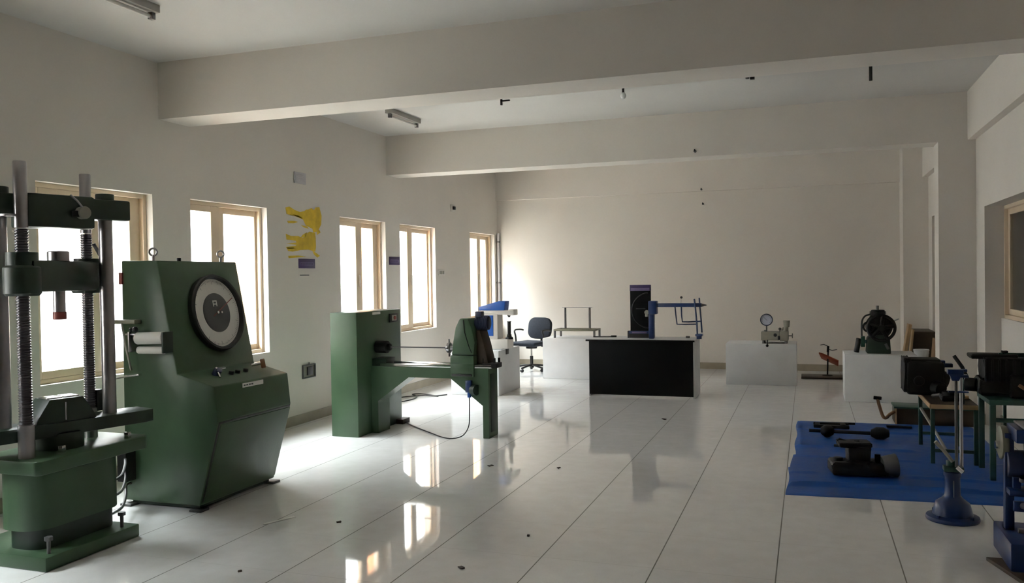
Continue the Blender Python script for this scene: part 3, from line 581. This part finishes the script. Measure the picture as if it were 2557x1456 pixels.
# ------------------------------------------------------------------ blue tarp and parts on it
tp = MB(); nx, ny = 56, 120; X0, X1, Ya, Yb = -.115, 1.47, 6.03, 9.08; grid = []
def th(x, y):
    z = .010 + .003 * math.sin(y * 9 + x * 1.5)
    flat = 1.0
    for ax, ay, bx, by in ((.08, 6.55, .66, 6.92), (-.06, 8.10, .72, 8.30), (.0, 8.56, .46, 8.92), (.66, 8.76, .96, 8.90), (.16, 7.62, .40, 7.76), (.86, 7.2, 1.26, 8.1), (1.17, 6.70, 1.47, 7.24)):
        dd = max(ax - x, x - bx, ay - y, y - by); flat = min(flat, max(0., min(1., dd / .06)))
    z = .008 + (z - .010) * flat
    for yc, hgt, wd in ((8.55, .016, .03), (7.72, .014, .035), (7.30, .010, .03), (6.72, .012, .03), (6.33, .022, .03)):
        dy_ = y - yc - .02 * math.sin(x * 3 + yc); z += flat * hgt * math.exp(-(dy_ / wd) ** 2)
    return z
for i in range(nx + 1):
    row = []
    for j in range(ny + 1):
        y = Ya + (Yb - Ya) * j / ny
        xl = X0 - (.02 if y < 7.4 else .0) - (.015 if y < 6.9 else 0) + .008 * math.sin(y * 7)
        x = xl + (X1 - xl) * i / nx; yy = y + .06 * (x - X0) * (1 if j < ny / 2 else .3) * (1 - j / ny)
        row.append(tp.bm.verts.new((x, yy, th(x, y) if 0 < i < nx and 0 < j < ny else .001)))
    grid.append(row)
for i in range(nx):
    for j in range(ny): tp.bm.faces.new((grid[i][j], grid[i + 1][j], grid[i + 1][j + 1], grid[i][j + 1]))
tp.build('tarpaulin', 'tarp', None, 'creased blue plastic sheet spread over floor tiles at right', 'tarp')
en = thing('gearbox', 'big black gearbox casting lying on the blue sheet', 'gearbox', (.36, 6.75, .02))
MB(rotz(8, (.36, 6.75, .02))).box(-.22, .17, -.11, .11, 0, .09, .02).cyl((-.02, 0, .02), (-.02, 0, .10), .115, n=20, bev=.02).rough(.006, 1).build('casing', 'iron', en)
MB(rotz(8, (.36, 6.75, .02))).box(-.10, .06, -.07, .07, .08, .215, .02).box(-.16, .06, -.08, .08, .20, .235, .008).rough(.005, 1).build('tower', 'iron', en)
MB().cyl((.50, 6.72, .085), (.60, 6.74, .095), .070, .085, n=28, bev=.006).build('bell_housing', 'greyd', en)
MB().cyl((.20, 6.72, .02), (.20, 6.72, .135), .035, n=16, bev=.006).build('flange_stub', 'iron', en)
MB().tube([(.26, 6.75, .245), (.21, 6.75, .262), (.20, 6.75, .25)], .012).cyl((.33, 6.75, .23), (.33, 6.75, .26), .018, n=10).cyl((.42, 6.72, .22), (.42, 6.72, .245), .016, n=10).cyl((.47, 6.72, .09), (.47, 6.72, .17), .02, n=12).build('studs', 'iron', en)
sh = thing('drive_shaft', 'long black shaft with two round lumps lying on the blue sheet', 'shaft', (.32, 8.2, .02))
MB().cyl((.0, 8.21, .062), (.62, 8.19, .062), .016, n=14).build('rod', 'iron', sh)
MB().lathe([(0, -.06), (.03, -.055), (.055, -.02), (.055, .02), (.03, .055), (0, .06)], (.155, 8.205, .066), (1, -.03, 0), n=22).build('joint', 'iron', sh)
MB().lathe([(0, -.08), (.03, -.075), (.055, -.03), (.055, .03), (.03, .075), (0, .08)], (.595, 8.19, .066), (1, -.03, 0), n=22).build('joint', 'iron', sh)
pb = thing('flat_bracket', 'flat black bracket with slot at the far edge of blue sheet', 'bracket', (.20, 8.72, .02))
MB().box(.04, .36, 8.62, 8.66, .018, .045, .005).box(.04, .36, 8.76, 8.80, .018, .045, .005).box(.05, .10, 8.64, 8.78, .018, .045, .005).box(.28, .33, 8.64, 8.78, .018, .05, .005).rough(.002, 1).build('frame', 'iron', pb)
MB().cyl((.15, 8.83, .03), (.42, 8.86, .03), .011, n=12).build('tie_bar', 'iron', pb)
MB().box(.70, .92, 8.80, 8.86, .016, .032, .005).rough(.002, 1).build('iron_bar', 'iron', None, 'small dark iron bar on the blue sheet near the crank', 'bar')
MB().tube([(.20, 7.72, .03), (.28, 7.70, .03), (.34, 7.66, .03)], .012).build('steel_pin', 'iron', None, 'short black rod on the blue sheet behind big gearbox', 'rod')

# ------------------------------------------------------------------ low table with black engine block
t1 = thing('work_table', 'low green-legged table with worn tan top on the blue sheet', 'table', (1.05, 7.65, .02))
MB().box(.885, 1.225, 7.25, 8.06, .445, .470, .003).build('tabletop', 'woodd', t1)
MB().box(.880, .892, 7.245, 8.065, .440, .474, .002).box(.892, 1.23, 7.243, 7.252, .440, .474, .002).build('edge_strip', 'woodl', t1)
for x in (.905, 1.205):
    for y in (7.275, 8.035): MB().box(x - .015, x + .015, y - .015, y + .015, .012, .446, .002).build('leg', 'tgreen', t1)
MB().box(.898, 1.212, 7.268, 7.282, .10, .125, .002).box(.898, 1.212, 8.028, 8.042, .10, .125, .002).build('stretcher', 'tgreen', t1)
MB().tube([(.905, 8.03, .33), (.97, 7.7, .20), (1.0, 7.28, .115)], .012).build('diagonal_brace', 'gauge', t1)
g1 = thing('engine_block', 'bulky black engine block on the low green-legged table', 'engine block', (.92, 7.86, .47))
MB().box(.775, 1.05, 7.72, 8.02, .481, .755, .02).box(.752, .80, 7.74, 8.0, .50, .78, .01).rough(.008, 1).build('block', 'iron', g1)
MB().box(.75, 1.03, 7.76, 7.98, .74, .772, .008).build('cover_plate', 'iron', g1)
MB().cyl((1.045, 7.86, .60), (1.10, 7.86, .585), .075, .06, n=22, bev=.008).build('pulley', 'iron', g1)
MB().cyl((.98, 7.72, .55), (1.02, 7.66, .54), .055, n=20, bev=.006).cyl((.86, 7.72, .60), (.86, 7.69, .60), .04, n=16, bev=.005).build('front_boss', 'iron', g1)
MB().box(1.06, 1.125, 7.80, 7.87, .705, .735, .004).box(1.03, 1.07, 7.81, 7.87, .70, .76, .006).build('side_arm', 'blued', g1)
g3 = thing('pump', 'flat black pump casting at the near end of low table', 'pump', (1.06, 7.50, .47))
MB().box(.99, 1.12, 7.42, 7.58, .4745, .515, .012).cyl((1.05, 7.5, .50), (1.05, 7.5, .545), .05, n=20, bev=.008).cyl((1.10, 7.46, .50), (1.145, 7.44, .53), .025, n=14).rough(.003, 1).build('casting', 'iron', g3)
MB().cyl((1.00, 7.58, .505), (.95, 7.63, .49), .015, n=10).build('spigot', 'greyd', g3)
MB(rotz(12, (1.165, 7.62, .47))).box(-.04, .04, -.03, .03, 0, .03, .004).build('wood_offcut', 'woodl', None, 'yellowish wood offcut on the low table below black machine', 'offcut')
# chest and crank behind
b1 = thing('chest', 'dark low chest on floor behind the low green-legged table', 'chest', (1.2, 9.22, 0))
MB().box(.80, 1.50, 9.12, 9.42, 0, .155, .005).build('box', 'woodd', b1); MB().box(.79, 1.51, 9.11, 9.43, .155, .172, .004).build('lid', 'tgreen', b1)
MB().box(.80, .815, 9.105, 9.13, .0, .155, .002).build('corner_post', 'woodl', b1)
k2 = thing('crank_handle', 'bent brown crank pipe leaning on dark low chest', 'crank', (.70, 9.05, 0))
MB().tube(smooth([(.635, 9.03, .262), (.655, 9.04, .18), (.685, 9.05, .085), (.715, 9.06, .068), (.75, 9.08, .10), (.795, 9.10, .125)], 4), .016, 10).build('pipe', 'wood', k2)
MB().cyl((.60, 9.03, .268), (.672, 9.03, .262), .017, n=14, bev=.003).build('grip', 'iron', k2)

# ------------------------------------------------------------------ green bench with the second engine
t2 = thing('green_bench', 'dark green steel bench by right wall under heavy black machine', 'bench', (1.40, 6.98, .0))
MB().box(1.20, 1.60, 6.74, 7.20, .555, .588, .004).build('bench_top', 'tgreen', t2)
for x in (1.225, 1.575):
    for y in (6.765, 7.175): MB().box(x - .018, x + .018, y - .018, y + .018, .018 if x < 1.4 else 0, .556, .002).build('leg', 'tgreen', t2)
MB().box(1.37, 1.39, 7.165, 7.185, 0, .556, .002).build('leg', 'tgreen', t2)
MB().box(1.22, 1.58, 6.76, 6.775, .43, .46, .002).build('rail', 'tgreen', t2)
MB().box(1.44, 1.475, 7.00, 7.035, .588, .90, .003).box(1.31, 1.475, 7.00, 7.03, .872, .90, .003).build('frame_post', 'tgreen', t2)
MB().tube([(1.10, 7.30, .665), (1.15, 7.24, .635), (1.21, 7.18, .602)], .016, 8).build('brace', 'tgreen', t2)
MB().box(1.102, 1.132, 7.305, 7.335, .474, .72, .003).build('outrigger_post', 'tgreen', t2)
g2 = thing('gearbox_assembly', 'heavy black ribbed gearbox on the dark green bench by right wall', 'gearbox', (1.38, 7.0, .588))
MB().box(1.20, 1.50, 6.90, 7.16, .70, .875, .02).box(1.17, 1.40, 6.92, 7.14, .60, .72, .02).box(1.36, 1.56, 6.86, 7.16, .588, .76, .02).rough(.007, 1).build('casing', 'iron', g2)
MB().box(1.12, 1.42, 6.94, 7.12, .862, .892, .008).box(1.33, 1.37, 7.0, 7.04, .89, .915, .005).rough(.003, 1).build('cover', 'iron', g2)
rb = MB(); [rb.box(1.20 + i * .045, 1.212 + i * .045, 6.885, 6.905, .70, .86, .003) for i in range(7)]; rb.build('ribs', 'iron', g2)
MB().cyl((1.17, 7.03, .66), (1.10, 7.06, .66), .05, n=20, bev=.006).build('input_flange', 'iron', g2)
MB().tube([(1.12, 7.10, .70), (1.09, 7.13, .78), (1.04, 7.16, .86)], .014, 8).build('gear_lever', 'iron', g2)
MB(Matrix.Translation((1.47, 6.80, .64)) @ Matrix.Rotation(math.radians(35), 4, 'Y')).box(-.09, .09, -.012, .012, -.012, .012, .003).build('brass_strip', 'wood', g2)
MB().cyl((1.545, 6.78, .63), (1.60, 6.80, .63), .035, n=18, bev=.005).build('red_cap', 'redox', g2)

# ------------------------------------------------------------------ blue pedestal stand
s2 = thing('pedestal_stand', 'round-based blue pedestal with twin upright rods in front of blue sheet', 'stand', (.815, 5.70, 0))
ct = (.815, 5.70, 0)
MB().lathe([(0, .0), (.146, .0), (.150, .012), (.146, .024), (.112, .034), (.104, .07), (.094, .105), (.060, .13), (.044, .15), (.042, .26), (.048, .268), (.048, .29), (.030, .30), (0, .30)], ct, n=48).build('base', 'blued', s2)
for i in range(4):
    q_ = math.radians(45 + 90 * i); MB().cyl((.815 + .128 * math.cos(q_), 5.70 + .128 * math.sin(q_), .026), (.815 + .128 * math.cos(q_), 5.70 + .128 * math.sin(q_), .042), .012, n=6).build('base_bolt', 'blued', s2)
MB().box(.765, .875, 5.66, 5.74, .295, .325, .006).cyl((.81, 5.70, .32), (.81, 5.70, .36), .03, n=16, bev=.004).build('collar', 'tgreen', s2)
MB().cyl((.835, 5.655, .325), (.86, 5.635, .305), .013, n=12).build('clamp_screw', 'chrome', s2)
MB().box(.812, .818, 5.652, 5.658, .13, .245).build('scale_strip', 'steel', s2)
MB().cyl((.832, 5.66, .33), (.832, 5.66, .885), .009, n=14).build('rod', 'greyd', s2)
MB().cyl((.868, 5.72, .32), (.868, 5.72, .870), .010, n=14).build('rod', 'steel', s2)
MB().box(.785, .87, 5.63, 5.69, .885, .915, .004).prism([(.795, .885), (.86, .885), (.845, .848), (.81, .848)], 'xz', 5.64, 5.68).build('top_clamp', 'blued', s2)
MB().box(.86, .905, 5.69, 5.75, .862, .878, .003).box(.868, .90, 5.70, 5.73, .895, .912, .003).build('side_clamp', 'blued', s2)
MB().box(.79, .90, 5.655, 5.67, .775, .785, .002).build('cross_link', 'blued', s2)
MB().tube([(.81, 5.66, .36), (.76, 5.65, .43), (.715, 5.64, .48)], .011, 8).build('side_handle', 'gauge', s2)

# ------------------------------------------------------------------ blue machine at the right edge
bm_ = thing('blue_press', 'tall blue steel machine frame cut off by the right edge of view', 'machine', (1.05, 5.0, 0))
MB().box(.93, 1.25, 4.72, 5.14, .02, .16, .008).build('base_box', 'blued', bm_)
MB().box(.955, .998, 4.97, 5.02, .16, .66, .004).build('post', 'blued', bm_)
MB().box(1.035, 1.09, 4.88, 4.95, .16, .72, .004).build('post', 'blued', bm_)
MB().box(.96, 1.09, 4.89, 5.01, .355, .385, .004).build('shelf_bar', 'blued', bm_)
MB().box(.985, 1.25, 4.86, 5.08, .63, .70, .006).build('bed', 'blued', bm_)
MB().box(1.02, 1.25, 4.86, 5.10, .70, .712, .003).build('bed_plate', 'steel', bm_)
MB().cyl((.965, 5.0, .50), (1.06, 5.0, .50), .072, n=28, bev=.008).build('motor', 'navy', bm_)
MB().cyl((.945, 5.05, .60), (.978, 5.05, .60), .088, n=36, bev=.006).build('pulley', 'olive', bm_)
MB().cyl((.925, 5.05, .585), (.947, 5.05, .585), .022, n=16).build('pulley_hub', 'chrome', bm_)
MB().box(.985, 1.02, 4.93, 4.965, .385, .44, .003).build('bracket', 'blued', bm_); MB().box(.985, 1.04, 4.92, 4.95, .27, .32, .003).build('bracket', 'blued', bm_)
MB().box(1.0, 1.06, 4.90, 4.93, .165, .185, .003).build('nameplate', 'steel', bm_)
MB().cyl((1.02, 4.91, .43), (1.02, 4.90, .45), .014, n=10).cyl((1.025, 4.91, .30), (1.025, 4.90, .31), .016, n=10).build('bolt_heads', 'steel', bm_)
MB().prism([(.86, 4.94), (1.28, 4.94), (1.28, 4.35), (1.00, 4.45)], 'xy', 0, .02, .003).build('floor_board', 'woodd', None, 'dark brown board on floor under the blue machine at right edge', 'board')

# ------------------------------------------------------------------ things on the left wall
xw = XL + .0015
yp = MB()
for poly in ([(7.474, 2.258), (7.543, 2.272), (7.642, 2.242), (7.743, 2.228), (7.827, 2.246), (7.859, 2.263), (8.009, 2.27), (8.043, 2.299), (8.115, 2.307), (8.156, 2.217), (8.147, 2.12), (8.078, 2.044), (7.99, 2.02), (7.969, 2.063), (7.842, 2.092), (7.792, 2.153), (7.67, 2.175), (7.491, 2.192)],
             [(7.499, 2.122), (7.628, 2.129), (7.698, 2.122), (7.617, 2.103), (7.518, 2.1)],
             [(7.47, 1.988), (7.562, 1.969), (7.698, 1.972), (7.785, 1.955), (7.839, 1.998), (7.914, 2.03), (7.985, 2.022), (8.022, 2.017), (8.031, 1.958), (8.033, 1.868), (8.015, 1.817), (7.886, 1.835), (7.739, 1.828), (7.587, 1.807), (7.508, 1.811), (7.47, 1.853), (7.649, 1.869), (7.66, 1.881), (7.471, 1.886), (7.66, 1.904), (7.651, 1.921), (7.482, 1.929)],
             [(7.56, 2.205), (7.72, 2.185), (7.80, 2.16), (7.66, 2.178)], [(7.75, 2.09), (7.86, 2.085), (7.90, 2.06), (7.80, 2.07)], [(8.05, 2.04), (8.10, 2.06), (8.13, 2.03), (8.06, 2.0)],
             [(7.78, 1.99), (7.86, 2.02), (7.84, 1.97), (7.74, 1.96)], [(7.49, 1.845), (7.62, 1.85), (7.60, 1.838), (7.50, 1.832)], [(7.88, 2.262), (7.96, 2.285), (8.0, 2.268), (7.93, 2.255)],
             [(7.506, 1.763), (7.686, 1.769), (7.841, 1.761), (7.685, 1.749), (7.515, 1.738)],
             [(7.961, 1.825), (8.036, 1.803), (8.107, 1.774), (8.056, 1.752), (7.992, 1.784)]):
    yp.prism(poly, 'yz', XL, xw)
yp.build('paint_patch', 'yellow', None, 'ragged mustard yellow paint patch on left wall between windows', 'paint patch')
def sign(y0, y1, z0, z1, label):
    s_ = thing('wall_sign', label, 'sign', (XL, (y0 + y1) / 2, z0), 'purple signs on the left wall')
    MB().box(XL, XL + .006, y0, y1, z0, z1, .001).build('board', 'purple', s_)
    MB().box(XL + .0055, XL + .0068, y0 + .03, y1 - .03, z0 + (z1 - z0) * .30, z0 + (z1 - z0) * .66).build('text_band', 'lilac', s_)
    ms = MB(); x_ = y0 + .04
    while x_ < y1 - .06:
        wd = random.uniform(.012, .028); ms.box(XL + .0066, XL + .0073, x_, x_ + wd, z0 + (z1 - z0) * .36, z0 + (z1 - z0) * .58); x_ += wd + .010
    ms.build('lettering', 'purple', s_)
sign(7.69, 8.0, 1.635, 1.735, 'purple sign with lilac band under the yellow paint patch')
sign(9.735, 10.03, 1.688, 1.792, 'purple sign with lilac band between two windows')
nl = thing('wall_label', 'small white paper label below the purple sign', 'label', (XL, 7.80, 1.53))
MB().box(XL, XL + .002, 7.69, 7.99, 1.53, 1.60).build('paper', 'wall', nl); MB().box(XL + .0018, XL + .0026, 7.71, 7.885, 1.556, 1.568).build('print_line', 'greyd', nl)
vt = thing('vent_plate', 'grey square vent plate high on left wall above yellow patch', 'vent', (XL, 7.74, 2.53))
MB().box(XL, XL + .012, 7.634, 7.846, 2.525, 2.645, .003).build('plate', 'vent', vt)
sl = MB(); [sl.box(XL + .011, XL + .016, 7.65, 7.83, 2.54 + i * .016, 2.548 + i * .016, .001) for i in range(6)]; sl.build('slats', 'vent', vt)
sn = thing('wall_sensor', 'tiny dark sensor on white plate high on left wall', 'sensor', (XL, 11.80, 2.53))
MB().box(XL, XL + .01, 11.745, 11.89, 2.505, 2.61, .003).build('plate', 'whitew', sn); MB().box(XL + .009, XL + .04, 11.80, 11.86, 2.535, 2.585, .004).build('lens', 'black', sn)
so = thing('socket_box', 'open dark socket box low on the left wall behind console', 'socket', (XL, 7.84, .45))
MB().box(XL, XL + .02, 7.715, 7.955, .465, .475, .002).box(XL, XL + .02, 7.715, 7.955, .60, .61, .002).box(XL, XL + .02, 7.715, 7.725, .475, .60, .002).box(XL, XL + .02, 7.945, 7.955, .475, .60, .002).build('frame', 'greyd', so)
MB().box(XL, XL + .004, 7.725, 7.945, .475, .60).build('back_plate', 'olive', so); MB().box(XL + .004, XL + .018, 7.80, 7.90, .495, .585, .003).build('outlet', 'black', so)
MB().tube([(XL + .01, 7.84, .61), (XL + .01, 7.84, .63)], .006).build('conduit_stub', 'greyd', so)
sx_ = thing('light_switch', 'white switch plate on the left wall beside fourth visible window', 'switch', (XL, 11.36, 1.545))
MB().box(XL, XL + .012, 11.25, 11.47, 1.548, 1.628, .004).build('plate', 'whitew', sx_)
for y in (11.30, 11.36, 11.42): MB().box(XL + .011, XL + .018, y - .018, y + .018, 1.565, 1.612, .002).build('rocker', 'gauge', sx_)
pp = thing('wall_pipe', 'slim grey pipe running up the corner beside the last window', 'pipe', (-5.0, 13.72, .9))
MB().cyl((-5.018, 13.715, .12), (-5.018, 13.715, 2.26), .024, n=16).build('tube', 'vent', pp)
for z in (.6, 1.4, 2.1): MB().box(XL, -4.99, 13.685, 13.745, z, z + .025, .003).build('pipe_clip', 'greyd', pp)
# ------------------------------------------------------------------ ceiling fittings
def batten(x, y0, y1, label):
    f = thing('ceiling_light', label, 'light', (x, (y0 + y1) / 2, ZC), 'unlit tube lights on the ceiling')
    MB().box(x - .045, x + .045, y0, y1, ZC - .05, ZC + .004, .006).build('housing', 'lamp', f)
    MB().cyl((x, y0 + .05, ZC - .075), (x, y1 - .05, ZC - .075), .013, n=14).build('tube', 'whitew', f)
    for y in (y0 + .03, y1 - .03): MB().box(x - .018, x + .018, y - .018, y + .018, ZC - .095, ZC - .045, .004).build('lamp_holder', 'greyd', f)
batten(-4.03, 3.85, 4.53, 'unlit tube light on ceiling of the nearest bay')
batten(-4.19, 8.13, 8.84, 'unlit tube light on ceiling between the two beams')
cb_ = thing('ceiling_bracket', 'small black angle bracket on ceiling just right of far tube light', 'bracket', (-2.85, 8.12, ZC))
MB().box(-2.90, -2.88, 8.05, 8.07, 3.235, ZC, .003).box(-2.90, -2.80, 8.05, 8.07, 3.27, 3.285, .003).build('angle', 'iron', cb_)
lh = thing('ceiling_bulb', 'bare frosted bulb in dark holder hanging from middle of ceiling', 'bulb', (-1.67, 8.15, ZC))
MB().cyl((-1.67, 8.15, 3.27), (-1.67, 8.15, ZC), .012, n=12).build('holder', 'iron', lh); MB().sph((-1.67, 8.15, 3.245), .028, (1, 1, 1.2)).build('glass', 'bulb', lh)
jb_ = thing('ceiling_junction_box', 'small black junction box on ceiling, third fitting from left', 'junction box', (-.46, 8.05, ZC))
MB().box(-.48, -.44, 8.03, 8.07, ZC - .05, ZC + .004, .004).build('box', 'black', jb_); MB().box(-.52, -.485, 8.03, 8.07, ZC - .04, ZC, .004).build('cover', 'greyd', jb_)
fh = thing('fan_rod', 'black fan hook rod hanging from ceiling at right', 'hook', (.53, 8.0, ZC))
MB().cyl((.53, 8.0, 3.16), (.53, 8.0, ZC), .014, n=12).build('rod', 'iron', fh); MB().cyl((.53, 8.0, ZC - .012), (.53, 8.0, ZC), .03, n=16).build('rose', 'black', fh)
for (x, y, z, lab, ax) in ((-1.18, 9.695, 2.885, 'tiny dark screw hook on far beam', 0), (-1.575, 13.695, 2.845, 'tiny dark hook on back wall beam, upper of two', 0), (-1.56, 13.755, 2.62, 'tiny grey hook on back wall, lower of two', 0)):
    f = thing('wall_hook', lab, 'hook', (x, y, z)); MB().cyl((x, y + .005, z), (x, y - .02, z), .016, n=12).build('plate', 'greyd', f); MB().tube([(x, y - .015, z), (x, y - .045, z), (x, y - .05, z + .02)], .006).build('peg', 'iron', f)

# ------------------------------------------------------------------ odds and ends on the floor
MB(rotz(65, (-3.147, 4.525, 0))).box(-.11, .11, -.012, .012, 0, .006, .001).build('pale_strip', 'paper', None, 'thin pale strip lying on floor in front of the console', 'strip')
for x, y, r, lab in ((-2.41, 6.33, .022, 'dark chip of debris on floor in front of the torsion machine'), (-1.714, 4.05, .018, 'dark chip of debris on the floor nearest the camera'), (-1.428, 8.85, .022, 'flat dark chip of debris on floor in front of black desk'),
                     (-1.864, 6.40, .013, 'tiny brown chip of debris on tile joint mid floor'), (-2.767, 4.60, .014, 'tiny dark chip of debris in shadow before the console'), (-2.80, 3.67, .010, 'tiny grey chip of debris on floor right of testing machine'), (-1.55, 4.67, .012, 'thin reddish chip of debris on open floor')):
    MB(rotz(random.uniform(0, 180), (x, y, 0))).box(-r, r, -r * .6, r * .6, 0, .007, .002).rough(.002, 0).build('debris_chip', 'woodd', None, lab, 'debris', 'chips of debris on the floor')
cbz = MB(); cbz.tube(smooth([(-4.80, 9.02, .007), (-4.72, 9.25, .007), (-4.66, 9.55, .007), (-4.72, 9.80, .007), (-4.86, 9.95, .007), (-4.80, 10.02, .007), (-4.62, 9.96, .007), (-4.50, 9.90, .007), (-4.40, 10.02, .007)]), .007, 8)
cbz.tube(smooth([(-4.90, 9.60, .007), (-4.80, 9.75, .010), (-4.62, 9.85, .012), (-4.45, 9.86, .007)]), .007, 8)
cbz.build('loose_cable', 'black', None, 'loose black cable on floor by left wall next to white block', 'cable')
hz = k_console
for z0, z1, m_ in ((.30, .34, 'greyd'), (.205, .25, 'steel'), (.10, .15, 'steel')):
    MB().tube(smooth([(-4.02, 4.047, z0), (-4.08, 4.20, z0), (-4.22, 4.38, z0 + .02), (-4.33, 4.50, z1), (-4.35, 4.562, z1)]), .009).build('pipe', m_, hz)
MB().box(-4.375, -4.30, 4.47, 4.562, .18, .40, .005).build('valve_box', 'iron', hz)

# ------------------------------------------------------------------ light, camera, view
wd = bpy.data.worlds.new('overcast_sky'); bpy.context.scene.world = wd; wd.use_nodes = True
bg = wd.node_tree.nodes['Background']; bg.inputs['Color'].default_value = (.92, .96, 1, 1); bg.inputs['Strength'].default_value = 54.0
for i, (y0, y1) in enumerate(WIN):
    L = bpy.data.lights.new('daylight_portal', 'AREA'); L.shape = 'RECTANGLE'; L.size = y1 - y0; L.size_y = ZH - ZS; L.cycles.is_portal = True
    o = bpy.data.objects.new('daylight_portal', L); C.objects.link(o); o.location = (-5.21, (y0 + y1) / 2, (ZS + ZH) / 2)
    o.rotation_euler = (math.radians(90), 0, math.radians(-90))
sc = bpy.context.scene
cam = bpy.data.cameras.new('camera'); co_ = bpy.data.objects.new('camera', cam); C.objects.link(co_); sc.camera = co_
yaw, pit, rol = (math.radians(a) for a in (19.2125, -.9885, -.8924))
F = V((-math.sin(yaw) * math.cos(pit), math.cos(yaw) * math.cos(pit), math.sin(pit))); r_ = V((math.cos(yaw), math.sin(yaw), 0)); u_ = r_.cross(F)
r2 = r_ * math.cos(rol) + u_ * math.sin(rol); u2 = -r_ * math.sin(rol) + u_ * math.cos(rol)
Mx = Matrix((V((*r2, 0)), V((*u2, 0)), V((*(-F), 0)), V((0, 0, 0, 1)))).transposed()
co_.matrix_world = Matrix.Translation((0, 0, 1.51)) @ Mx
cam.sensor_width = 36; cam.lens = 36 * 2120.57 / 2557; cam.clip_start = .05; cam.clip_end = 200
sc.view_settings.view_transform = 'Standard'; sc.view_settings.look = 'None'; sc.view_settings.gamma = 1; sc.view_settings.use_curve_mapping = False
sc.view_settings.exposure = 0.76
sc.cycles.use_denoising = True; sc.cycles.max_bounces = 12; sc.cycles.diffuse_bounces = 8; sc.cycles.glossy_bounces = 6; sc.cycles.transparent_max_bounces = 16
sc.cycles.sample_clamp_indirect = 8
